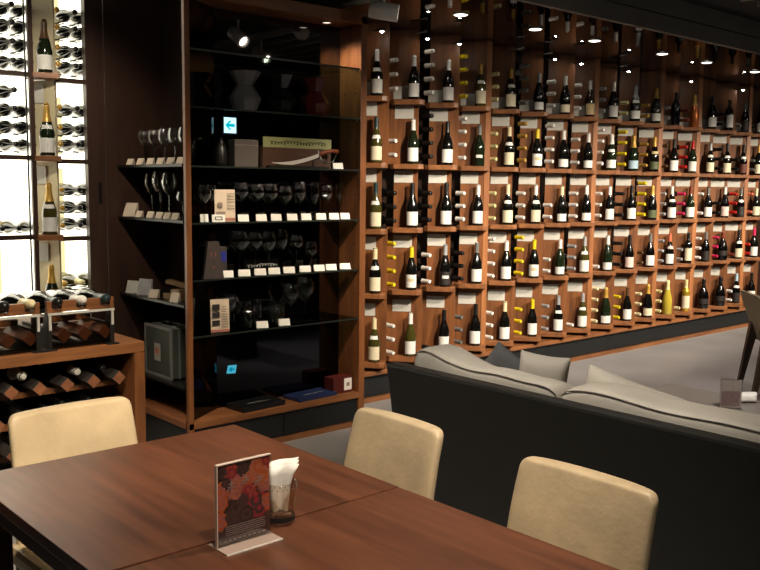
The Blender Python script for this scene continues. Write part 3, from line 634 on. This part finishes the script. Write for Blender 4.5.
def bar(x, z, y0, y1, a=.032):
    return MB().prism([(a, 0), (0, a), (-a, 0), (0, -a)], 0, y1-y0, 0, Matrix.Translation((x, y1, z)) @ Matrix.Rotation(PI/2, 4, 'X'), caps=1)
for z, xo in ((.655, 1.705), (.525, 1.65), (.395, 1.705), (.265, 1.65)):
    for i in range(7): tpart('bar', bar(xo-.115*i, z, KY0+.015, KY1-.03), [BARSIDE, BAREND], .002)
    tpart('rail', MB().box(.55, KX1-.05, KY0+.14, KY0+.17, z-.057, z-.034), WALNUT_H)
for i, (x, z, cap, g) in enumerate([(1.6475, .692, 'black', 'black'), (1.5325, .692, 'white', 'black'), (1.3025, .704, 'white', 'green'), (1.1875, .704, 'white', 'green'), (1.5925, .558, 'black', 'black'), (1.4775, .558, 'black', 'dark')]):
    bottle(('black capped bottle lying in counter bars, rightmost of top tier', 'white capped black bottle lying second from right in counter bars', 'white foil bottle lying fourth from right in counter bars', 'white foil bottle lying fifth from right in counter bars', 'dark bottle lying in second tier of counter bars, rightmost', 'dark bottle lying in second tier of counter bars, second')[i],
           (x, 3.945, z), (PI/2-.02, 0, 0), C if i in (2, 3) else B, g, cap, None, None, 'bottles lying in the counter', long=True, scale=.9 if i > 3 else 1)
BRIGHTM = mat('bright_satin_metal', (206, 202, 194), .5, .15, var=.04)
def rack(label, x0, x1, caps):
    t = thing('tabletop_bottle_rack', label, 'bottle rack', (x0, KY0+.03, KT), group='bottle racks on the counter')
    w = x1-x0
    for x in (.0, w-.018):
        f = obj('end_frame', MB().prism([(0, 0), (.30, 0), (.29, .09), (.06, .09), (.03, .156), (.0, .156)], 0, .018, T=Matrix.Translation((x, 0, 0)) @ Matrix(((0, 0, 1, 0), (1, 0, 0, 0), (0, 1, 0, 0), (0, 0, 0, 1)))), DARKMETAL, t, .002)
        obj('bright_edge', MB().box(x+.004, x+.014, -.006, .0, .085, .157), BRIGHTM, f)
        obj('foot', MB().box(x-.02, x+.03, -.02, .06, 0, .006), DARKMETAL, f)
    rl = MB().box(0, w, .002, .022, .158, .172); cuts = [0]+[v for _, u in caps for v in (w*u-.0212, w*u+.0212)]+[w]
    for a, b in zip(cuts[::2], cuts[1::2]): rl.box(a, b, .002, .022, .172, .204)
    obj('top_rail', rl, WALNUT_H, t)
    obj('metal_strip', MB().box(.0, w, -.007, -.002, .147, .157), BRIGHTM, t)
    obj('rear_rail', MB().box(.018, w-.018, .20, .24, .085, .112), WALNUT_H, t, .004)
    obj('front_pane', MB().box(.018, w-.018, .002, .006, .01, .147), SMOKE, t)
    obj('floor_board', MB().box(.018, w-.018, .02, .28, .004, .02), BLACKSATIN, t)
    for i in range(3): obj('bar', MB().prism([(.032, 0), (0, .032), (-.032, 0), (0, -.032)], 0, .24, 0, Matrix.Translation((w*(.25+.31*i), .25, .056)) @ Matrix.Rotation(PI/2, 4, 'X'), caps=1), [WALNUT_Y, BAREND], t, .002)
    for i, (cap, u) in enumerate(caps):
        bottle(f"{cap} capped bottle lying on the {'right' if x0 > 1.38 else 'left'} tabletop rack, {ORD[i]} from left", (x0+w*u, KY0+.35, KT+.1655), (PI/2-.11, 0, 0), C, 'dark', cap, None, None, 'bottles lying on the tabletop racks', scale=1.12)
    return t
rack('right wood and metal tabletop bottle rack on walnut counter', 1.405, 1.695, [('black', .14), ('white', .5), ('teal', .86)])
rack('left wood and metal tabletop bottle rack, cut by photo edge', 1.085, 1.375, [('white', .14), ('black', .5), ('cream', .86)])

# ------------------------------------------------------------------ dining tables
def dining_table(label, y0, y1):
    x0, x1 = .693, 1.488
    t = thing('dining_table', label, 'table', ((x0+x1)/2, (y0+y1)/2, 0), group='dining tables')
    w, d = (x1-x0)/2, (y1-y0)/2
    obj('tabletop', MB().box(-w, w, -d, d, .722, .75), TABLEWOOD, t, .002)
    obj('apron', MB().box(-w+.004, w-.004, -d+.004, d-.004, .685, .722), TABLEWOOD_EDGE, t, .002)
    for sx in (-1, 1):
        for sy2 in (-1, 1): obj('leg', MB().box(sx*(w-.05)-.03, sx*(w-.05)+.03, sy2*(d-.05)-.03, sy2*(d-.05)+.03, 0, .66), TABLEWOOD_EDGE, t, .003)
    return t
dining_table('brown wooden dining table farther from camera, by the cabinet', 1.592, 2.352)
dining_table('brown wooden dining table nearest camera, cut by bottom edge', .82, 1.5855).rotation_euler = (0, 0, .007)

# ------------------------------------------------------------------ chairs
def slab_mesh(name, w0, w1, h, t, m, lean=0., r=.03):
    """upholstered slab standing on z=0, w0 wide below, w1 above, t thick, corners rounded"""
    bm = bmesh.new(); rows = []
    zs = [0, .012, h*.25, h*.5, h*.75, h-r*1.05, h-r*.7, h-r*.35, h-r*.1, h]
    us = [-1, -.96, -.8, -.5, 0, .5, .8, .96, 1]
    def pt(u, z, side):
        f = z/h; w = (w0+(w1-w0)*f)/2
        if z > h-r: 
            e = (z-(h-r))/r; w -= r*(1-math.sqrt(max(0, 1-e*e)))*.9
        edge_t = 1-.55*max(0, (abs(u)-.9)/.1) if abs(u) > .9 else 1
        if z >= h-.001: edge_t *= .45
        return Vector((u*w, side*t/2*edge_t+lean*f*f*-1+.02*(u*u)*1, z))
    grid = {}
    for s in (-1, 1):
        for j, z in enumerate(zs):
            for i, u in enumerate(us): grid[s, j, i] = bm.verts.new(pt(u, z, s))
    nj, ni = len(zs)-1, len(us)-1
    for s in (-1, 1):
        for j in range(nj):
            for i in range(ni):
                q = [grid[s, j, i], grid[s, j, i+1], grid[s, j+1, i+1], grid[s, j+1, i]]
                bm.faces.new(q if s < 0 else q[::-1])
    for j in range(nj):
        bm.faces.new([grid[-1, j, 0], grid[-1, j+1, 0], grid[1, j+1, 0], grid[1, j, 0]]); bm.faces.new([grid[-1, j, ni], grid[1, j, ni], grid[1, j+1, ni], grid[-1, j+1, ni]])
    for i in range(ni):
        bm.faces.new([grid[-1, nj, i], grid[-1, nj, i+1], grid[1, nj, i+1], grid[1, nj, i]]); bm.faces.new([grid[-1, 0, i], grid[1, 0, i], grid[1, 0, i+1], grid[-1, 0, i+1]])
    bmesh.ops.recalc_face_normals(bm, faces=bm.faces)
    me = bpy.data.meshes.new(name); bm.to_mesh(me); bm.free(); me.materials.append(m)
    for p in me.polygons: p.use_smooth = True
    return me
def dining_chair(label, loc, rz, leather, H=.80, w0=.405, w1=.375):
    t = thing('dining_chair', label, 'chair', loc, (0, 0, rz), 'leather dining chairs')
    subsurf(put('backrest', cached(('cb', leather.name, H, w0, w1), lambda: slab_mesh('backrest', w0, w1, H-.40, .05, leather, .07)), t, (0, -.19, .40)), 1)
    s = cached(('cs', leather.name), lambda: MB().box(-.22, .22, -.2, .22, .40, .46).mesh('seat', leather, .02)); put('seat', s, t)
    def leg(sx, sy2):
        q = MB(); a, b = .020, .013; x, y = sx*.18, .17*sy2
        vs = [(x-a, y-a, .41), (x+a, y-a, .41), (x+a, y+a, .41), (x-a, y+a, .41)]; x2, y2 = x+sx*.02, y+sy2*.03
        vs += [(x2-b, y2-b, 0), (x2+b, y2-b, 0), (x2+b, y2+b, 0), (x2-b, y2+b, 0)]
        return q.add(vs, [(0, 1, 2, 3), (7, 6, 5, 4), (0, 4, 5, 1), (1, 5, 6, 2), (2, 6, 7, 3), (3, 7, 4, 0)])
    for sx in (-1, 1):
        for sy2 in (-1, 1): put('leg', cached(('cl', sx, sy2), lambda: leg(sx, sy2).mesh('leg', LEGWOOD)), t)
    return t
dining_chair('cream leather dining chair at the table end, before the bottle counter', (1.085, 2.38, 0), PI+.03, LEATHER, .825, .41, .385)
dining_chair('cream leather dining chair between table and sofa, nearer the cabinet', (1.575, 1.945, 0), PI/2, LEATHER, .80)
dining_chair('cream leather dining chair between table and sofa, nearest camera on right', (1.575, 1.262, 0), PI/2, LEATHER, .80, .42, .40)

# ------------------------------------------------------------------ things on the table
hd = thing('menu_holder', 'clear acrylic holder with flower poster on the dining table', 'menu holder', (1.0, 1.545, .75), (0, 0, .0))
PW, PH = .133, .178
obj('acrylic_frame', MB().box(-PW/2, PW/2, -.0045, -.003, .004, PH).box(-PW/2, PW/2, .003, .0045, .004, PH), ACRYLIC, hd)
obj('acrylic_edge', MB().box(-PW/2-.001, -PW/2+.001, -.0045, .0045, .004, PH).box(-PW/2, PW/2, -.0045, .0045, PH-.001, PH+.001), mat('bright_acrylic_edge', (214, 196, 184), .2, var=.03), hd)
obj('foot', MB().box(-PW/2-.002, PW/2+.002, -.042, .03, 0, .003), frosted('foot_acrylic', (226, 200, 186), .45), hd)
obj('foot_edge', MB().box(-PW/2-.002, PW/2+.002, -.0432, -.042, 0, .0034), WHITE, hd)
po = obj('poster', MB().box(-PW/2+.002, PW/2-.002, -.001, .001, .006, PH-.003), mat('plum_paper', (66, 44, 54), .5, var=.12, scale=60), hd)
FC = [mat('poster_red', (214, 84, 72), .6, var=.2, scale=150), mat('poster_salmon', (236, 138, 110), .6, var=.2, scale=150), mat('poster_crimson', (188, 50, 76), .6, var=.2, scale=150), mat('poster_orange', (240, 116, 66), .6, var=.15, scale=150), mat('poster_dusk', (72, 54, 66), .6, var=.25, scale=150), mat('poster_pink', (218, 124, 126), .6, var=.2, scale=150), mat('poster_coal', (38, 34, 40), .6, var=.25, scale=150)]
random.seed(3)
def blossom(x, z, r, ci, y):
    T = Matrix.Translation((x, y, z)) @ Matrix.Rotation(PI/2, 4, 'X')
    b = MB(); n = 7
    for ring, rr in ((0, r), (1, r*.62), (2, r*.3)):
        pts = []
        for i in range(n*6):
            a = 2*PI*i/(n*6)+ring*.4; q = rr*(.84+.16*abs(math.sin(n*a/2))); px, pz = x+q*math.cos(a), z+q*math.sin(a)
            px = max(-PW/2+.003, min(PW/2-.003, px)); pz = max(.03, min(PH-.005, pz)); pts.append((px-x, pz-z))
        b.prism(pts, .0001*ring, .0001*ring+.00012, (0, 1, 0)[ring], T)
    return b
seeds = [(-.052, .16, .018, 6), (-.03, .155, .02, 0), (.0, .158, .02, 4), (.035, .158, .022, 1), (.055, .165, .018, 0), (-.058, .12, .022, 3), (-.04, .135, .016, 6), (-.02, .13, .02, 5), (.01, .135, .018, 1), (.045, .132, .026, 1), (.058, .115, .018, 5), (-.02, .108, .02, 5), (.01, .11, .018, 0), (.035, .105, .018, 5), (-.056, .095, .018, 3), (-.02, .08, .024, 6), (.0, .09, .02, 4), (.03, .085, .026, 2), (.038, .066, .022, 2), (.056, .075, .02, 3), (-.06, .058, .022, 3), (-.03, .062, .018, 4), (.005, .06, .02, 6), (.028, .1, .016, 0)]
for i, (x, z, r, ci) in enumerate(seeds):
    obj('printed_flower', blossom(x, z, r, ci, -.0011-.00001*i), [FC[ci], FC[(ci+2) % 6 if ci not in (4, 6) else 4]], po)
tx = MB(); WP = mat('white_poster_print', (206, 192, 196), .6, var=.05)
for (cx_, cz_) in ((-.032, .128), (.004, .135), (.036, .128)):
    for (a, b, c2, d2) in ((-.008, -.003, .008, -.001), (-.006, .004, .007, .006), (-.001, -.010, .001, .011), (-.008, -.010, -.006, .0)):
        tx.box(cx_+a, cx_+c2, -.0024, -.0016, cz_+b, cz_+d2)
for j in range(5):
    x = -.045
    while x < .05:
        w = random.uniform(.002, .007); tx.box(x, min(x+w, .052), -.0022, -.0012, .042-.0045*j, .0432-.0045*j); x += w+.0014
for i in range(9): tx.box(-.05+.012*i, -.044+.012*i, -.0022, -.0012, .012, .0132)
obj('printed_text', tx, WP, po)
# napkin glass
ng = thing('napkin_glass', 'ribbed glass tumbler on the table beside the menu holder', 'glass', (1.122, 1.59, .7505))
obj('tumbler', MB().lathe([(0, .002), (.034, .002), (.036, .008), (.034, .02), (.040, .055), (.040, .08), (.0375, .095), (.0355, .095), (.0375, .078), (.037, .056), (.031, .02), (0, .01)], 28), clear('tumbler_glass', (252, 246, 238), .45, .05, .08), ng)
obj('patterned_band', MB().lathe([(.0365, .009), (.0348, .019)], 28), BLACKSATIN, ng)
dots = MB()
for i in range(22):
    for j, z in enumerate((.084, .0905)):
        a = 2*PI*(i+.5*j)/22; dots.box(-.0012, .0012, -.0006, .0006, -.0012, .0012, T=Matrix.Translation((.0398*math.cos(a), .0398*math.sin(a), z)) @ Matrix.Rotation(a+PI/2, 4, 'Z'))
obj('dot_pattern', dots, mat('grey_dots', (120, 112, 104), .5, var=.1), ng)
NAP = mat('paper_napkin', (240, 236, 230), .8, var=.03, bump=.1, bscale=50); NAPB = mat('warm_napkin', (226, 190, 150), .8, var=.14, scale=30)
def napkin(label, ang, lean, w, h, tw):
    o = MB(); n = 9
    vs = []
    for j in range(6):
        for i in range(n):
            u = i/(n-1)-.5; v = j/5; ww = w*(.55+.35*v+.42*max(0, v-.68)/.32)
            p = Vector((u*ww, .007*math.sin(u*9+1)*(1-v*.5)+lean*(.25+.75*v), .024+h*v*(1+.10*u)))
            vs.append(Matrix.Rotation(ang, 4, 'Z') @ p)
    vs2 = [v+Matrix.Rotation(ang, 3, 'Z') @ Vector((0, .0015, 0)) for v in vs]; N0 = len(vs)
    fs = [(j*n+i, j*n+i+1, (j+1)*n+i+1, (j+1)*n+i) for j in range(5) for i in range(n-1)]
    o.add(vs+vs2, fs+[tuple(a+N0 for a in f[::-1]) for f in fs]+[(5*n+i, 5*n+i+1, N0+5*n+i+1, N0+5*n+i) for i in range(n-1)]+[(j*n, (j+1)*n, N0+(j+1)*n, N0+j*n) for j in range(5)]+[(j*n+n-1, N0+j*n+n-1, N0+(j+1)*n+n-1, (j+1)*n+n-1) for j in range(5)], 0, True)
    return tag(obj('paper_napkin', o, NAP, None, 0, (1.122, 1.59, .7525)), label, 'napkin', 'napkins in the tumbler')
for i, (lb, a, le, w, h) in enumerate((('white paper napkin in the tumbler, front of four', -.55, -.012, .066, .104), ('white paper napkin in the tumbler, second of four', -.55, -.004, .066, .110), ('white paper napkin in the tumbler, third of four', -.55, .004, .066, .114), ('white paper napkin in the tumbler, rearmost of four', -.55, .012, .066, .110))):
    napkin(lb, a, le, w, h, i)

# ------------------------------------------------------------------ sofa
so = thing('sofa', 'long black leather backed sofa with beige seat behind the dining chairs', 'sofa', (2.45, 1.6, 0))
def spart(name, mb, mats, bevel=0., parent=None):
    me = mb.mesh(name, mats, bevel); me.transform(Matrix.Translation((-2.45, -1.6, 0))); return put(name, me, parent or so)
bkp = MB()
bkp.add([(2.47, 2.60, .06), (2.54, 2.60, .06), (2.47, .3, .06), (2.54, .3, .06), (2.43, 2.69, .775), (2.50, 2.69, .775), (2.43, .3, .775), (2.50, .3, .775)],
        [(0, 1, 3, 2), (4, 6, 7, 5), (0, 4, 5, 1), (2, 3, 7, 6), (0, 2, 6, 4), (1, 5, 7, 3)])
spart('backrest_shell', bkp, SOFABACK, .012)
spart('seat_base', MB().box(2.535, 3.32, .3, 2.60, .08, .28), SOFABACK, .02)
sc = obj('seat_cushion', MB().box(-.38, .36, -.56, .56, .28, .43), CUSH, so, .03, (.47, .43, 0)); 
sc2 = put('seat_cushion', sc.data, so, (.47, -.71, 0))
for x, y in ((2.56, 2.5), (3.26, 2.5), (2.56, .4), (3.26, .4)): spart('leg', MB().box(x-.02, x+.02, y-.02, y+.02, 0, .08), DARKMETAL)
def pillow(w, h, t, m, name='pillow', pipe=None, n=12, pinch=.12, sag=0.):
    b = bmesh.new(); g = {}
    for s in (-1, 1):
        for j in range(n+1):
            for i in range(n+1):
                u, v = 2*i/n-1, 2*j/n-1
                x = u*w/2*(1-pinch*(v*v-1)*-.0-pinch*(1-v*v)*.5*abs(u)); z = v*h/2*(1-pinch*(1-u*u)*.5*abs(v))
                th = t/2*((1-u**4)*(1-v**4))**.42*(1+.06*math.sin(5*u+3*v))
                key = (s if 0 < i < n and 0 < j < n else 0, j, i)
                if key not in g: g[key] = b.verts.new((x, s*th if key[0] else 0, z+h/2-sag*u*u))
    def q(s, j, i): return g[(s if 0 < i < n and 0 < j < n else 0, j, i)]
    for s in (-1, 1):
        for j in range(n):
            for i in range(n):
                f = [q(s, j, i), q(s, j, i+1), q(s, j+1, i+1), q(s, j+1, i)]; b.faces.new(f if s < 0 else f[::-1])
    me = bpy.data.meshes.new(name); b.to_mesh(me); b.free(); me.materials.append(m)
    for p in me.polygons: p.use_smooth = True
    return me
def back_cushion(label, yc, w, h, z0, zt=0., drop=.03):
    t = thing('back_cushion', label, 'cushion', (2.675, yc, z0), (0, 0, -PI/2), 'sofa back cushions')
    b = bmesh.new(); bmesh.ops.create_cube(b, size=2); bmesh.ops.subdivide_edges(b, edges=b.edges, cuts=11, use_grid_fill=True)
    P = 9.; D = .19
    def warp(u, s, q):
        z = q*h/2+h/2; k = max(0, q)
        z += zt*math.exp(-((u+.8)/.3)**2)*k - drop*k*max(0, s)*min(1, max(0, (u+.55)*1.6))
        z += .003*math.sin(9*u+yc*5)*k
        y = s*D/2*(1+.10*(1-u*u)*(1-q*q)) + .003*math.sin(7*u+3*q+yc)*(1-q*q)
        return Vector((u*w/2, y, z))
    for v in b.verts:
        c = v.co; r = (abs(c.x)**P+abs(c.y)**P+abs(c.z)**P)**(1/P); v.co = warp(c.x/r, c.y/r, c.z/r)
    me = bpy.data.meshes.new('cushion_body'); b.to_mesh(me); b.free(); me.materials.append(CUSH)
    for p in me.polygons: p.use_smooth = True
    put('cushion_body', me, t)
    pp = []
    for i in range(41):
        u = (i/20-1)*.985; q = ((1-abs(u)**P)/2)**(1/P); v = warp(u, -q, q); pp.append(v+Vector((0, -.002, .002)))
    obj('piping', MB().tube(pp, .0026, 6), PIPING, t)
    return t
back_cushion('beige leather back cushion at the far end of the sofa', 2.325, .75, .358, .433, zt=.045, drop=.03)
back_cushion('beige leather back cushion on the nearer part of the sofa', 1.36, 1.16, .358, .433, zt=.015, drop=.0)
def place_pillow(label, loc, rz, rx, w, h, t, m, ry=0.):
    p = put('throw_pillow', pillow(w, h, t, m, 'throw_pillow'), None, loc, (rx, ry, rz)); subsurf(p, 1)
    return tag(p, label, 'pillow', 'throw pillows on the sofa')
place_pillow('grey throw pillow, corner showing above sofa back', (2.90, 2.555, .525), -.93, -.04, .30, .29, .09, CUSHGREY, .62)
place_pillow('pale throw pillow beside the grey one', (2.88, 2.27, .452), -1.05, -.04, .22, .385, .12, CUSHLIGHT, .10)
place_pillow('tan throw pillow behind the nearer back cushion', (2.91, 1.88, .478), -PI/2, -.06, .46, .315, .12, CUSH, .16)

# ------------------------------------------------------------------ lounge table and chair beyond the sofa
lt = thing('coffee_table', 'low grey coffee table beyond the sofa', 'table', (4.19, 1.90, 0))
obj('tabletop', MB().box(-.16, .16, -.62, .62, .42, .45), mat('grey_stone_top', (132, 126, 120), .35, var=.12, scale=6), lt, .003)
obj('pedestal', MB().box(-.11, .11, -.45, .45, .0, .42), BLACKSATIN, lt, .004)
mh = thing('menu_holder', 'small acrylic menu stand on the low coffee table', 'menu holder', (4.07, 2.03, .4505), (0, 0, -.75))
obj('printed_sheet', MB().box(-.05, .05, -.001, .001, .004, .14), mat('pinkish_sheet', (214, 198, 194), .5, var=.1, scale=50), mh)
obj('printed_block', MB().box(-.044, .044, -.002, -.0011, .012, .085), mat('plum_block', (176, 146, 150), .5, var=.25, scale=120), mh)
obj('acrylic_frame', MB().box(-.053, .053, -.004, -.0025, 0, .145).box(-.054, .054, -.03, .03, 0, .003), ACRYLIC, mh)
nn = tag(put('paper_napkin', pillow(.14, .05, .07, NAP, 'paper_napkin', n=8), None, (4.25, 2.05, .452), (0, 0, -.6)), 'crumpled white napkin on the low coffee table', 'napkin')
fc = thing('armchair', 'tan chair with tapered dark wooden legs at far right', 'chair', (6.325, 2.88, 0), (0, 0, .75))
TAN = mat('tan_fabric', (150, 138, 108), .6, var=.1, scale=9)
bb = MB().add([(-.20, .0, .40), (.20, .0, .40), (.20, .05, .40), (-.20, .05, .40), (-.22, .14, .76), (.22, .14, .76), (.22, .175, .76), (-.22, .175, .76)],
        [(0, 1, 2, 3), (7, 6, 5, 4), (0, 4, 5, 1), (1, 5, 6, 2), (2, 6, 7, 3), (3, 7, 4, 0)])
obj('backrest', bb, TAN, fc, .012)
obj('seat', MB().box(-.21, .21, -.42, .04, .40, .47), TAN, fc, .02)
for sx in (-1, 1):
    for y0_, y1_ in ((.06, .16), (-.38, -.44)):
        x = sx*.155; a, b_ = .032, .015
        vs = [(x-a, y0_-a, .58 if y0_ > 0 else .42), (x+a, y0_-a, .58 if y0_ > 0 else .42), (x+a, y0_+a, .58 if y0_ > 0 else .42), (x-a, y0_+a, .58 if y0_ > 0 else .42)]
        x2 = x+sx*.02; vs += [(x2-b_, y1_-b_, 0), (x2+b_, y1_-b_, 0), (x2+b_, y1_+b_, 0), (x2-b_, y1_+b_, 0)]
        obj('leg', MB().add(vs, [(0, 1, 2, 3), (7, 6, 5, 4), (0, 4, 5, 1), (1, 5, 6, 2), (2, 6, 7, 3), (3, 7, 4, 0)]), LEGWOOD, fc)

# ------------------------------------------------------------------ lights
def spot(loc, aim, w, size, blend=.6, col=(1, .80, .58), r=.04):
    l = bpy.data.lights.new('spot_light', 'SPOT'); l.energy = w; l.spot_size = math.radians(size); l.spot_blend = blend; l.color = col; l.shadow_soft_size = r
    o = bpy.data.objects.new('spot_light', l); COL.objects.link(o); o.location = loc
    o.rotation_euler = (Vector(aim)-Vector(loc)).to_track_quat('-Z', 'Y').to_euler(); return o
# fixture in view, then track spots out of direct view
track_spot((3.55, 3.98, 2.50), (4.6, 3.0, 2.28), 'grey cylinder spotlight hanging at the top beside the cabinet', 2.588, .17, .05)
def ceil_spot(i, x, y, aim, w, size, blend=.7, col=(1, .80, .58)):
    loc = Vector((x, y, 2.66))
    track_spot(loc, aim, f'ceiling track spotlight out of direct view, {ORD[i]} of the lamps above the room', 2.83, .18, .05)['group'] = 'track spotlights above the room'
    d = (Vector(aim)-loc).normalized()
    spot(loc+d*.13, aim, w, size, blend, col)
n = 0
for i in range(7):
    x = 3.75+.98*i
    ceil_spot(n, x, 1.8, (x+.55, 4.6, .92), 430, 53, .9, (1, .86, .68)); n += 1
for (x, y, aim, w, size, col) in (
    (4.0, 2.55, (4.25, 4.6, 1.3), 90, 44, (1, .86, .68)),
    (2.55, 2.75, (2.95, 4.2, .95), 150, 52, (1, .82, .6)),
    (.75, .55, (1.15, 1.7, .75), 150, 58, (1, .86, .68)),
    (1.9, 1.3, (1.5, 1.45, .75), 110, 70, (1, .86, .68)),
    (.45, 1.3, (1.1, 2.6, .7), 215, 44, (1, .84, .6)),
    (1.95, 2.1, (2.6, 1.95, .8), 115, 58, (1, .9, .78)),
    (5.4, 2.3, (5.3, 3.2, 0), 110, 80, (1, .93, .86)),  # from here down: spots added to brighten floor, counter, boards, side shelves, coffee table
    (7.6, 2.3, (7.6, 3.2, 0), 120, 80, (1, .93, .86)),
    (1.2, 2.5, (1.45, 3.6, .8), 120, 52, (1, .84, .62)),
    (1.0, 1.1, (1.45, 3.6, .68), 120, 36, (1, .86, .66)),
    (1.45, 3.7, (1.95, 5.0, 1.7), 60, 60, (1, .88, .7)),
    (1.5, 3.3, (2.4, 4.6, .8), 26, 50, (1, .88, .7)),
    (3.0, .9, (4.15, 2.0, .45), 240, 30, (1, .9, .8))):
    ceil_spot(n, x, y, aim, w, size, .8, col); n += 1
t = thing('added_cabinet_lamp', 'added small round lamp under the top board to brighten the side panel', 'downlight', (3.36, 4.27, 2.455))
obj('rim', MB().lathe([(.03, 0), (.032, -.008), (.026, -.010)], 20), STEEL, t); obj('lens', MB().lathe([(.026, -.006), (0, -.006)], 20), emit('soft_lens', (255, 240, 214), 2.), t)
spot((3.36, 4.27, 2.43), (3.50, 4.27, 1.9), 16, 110, .9, (1, .86, .70), .025)  # added spot with an invented fixture, brightens the cabinet's side panel
W = bpy.data.worlds.new('world'); S.world = W; W.use_nodes = True
W.node_tree.nodes['Background'].inputs['Color'].default_value = (.9, .85, .8, 1); W.node_tree.nodes['Background'].inputs['Strength'].default_value = .02
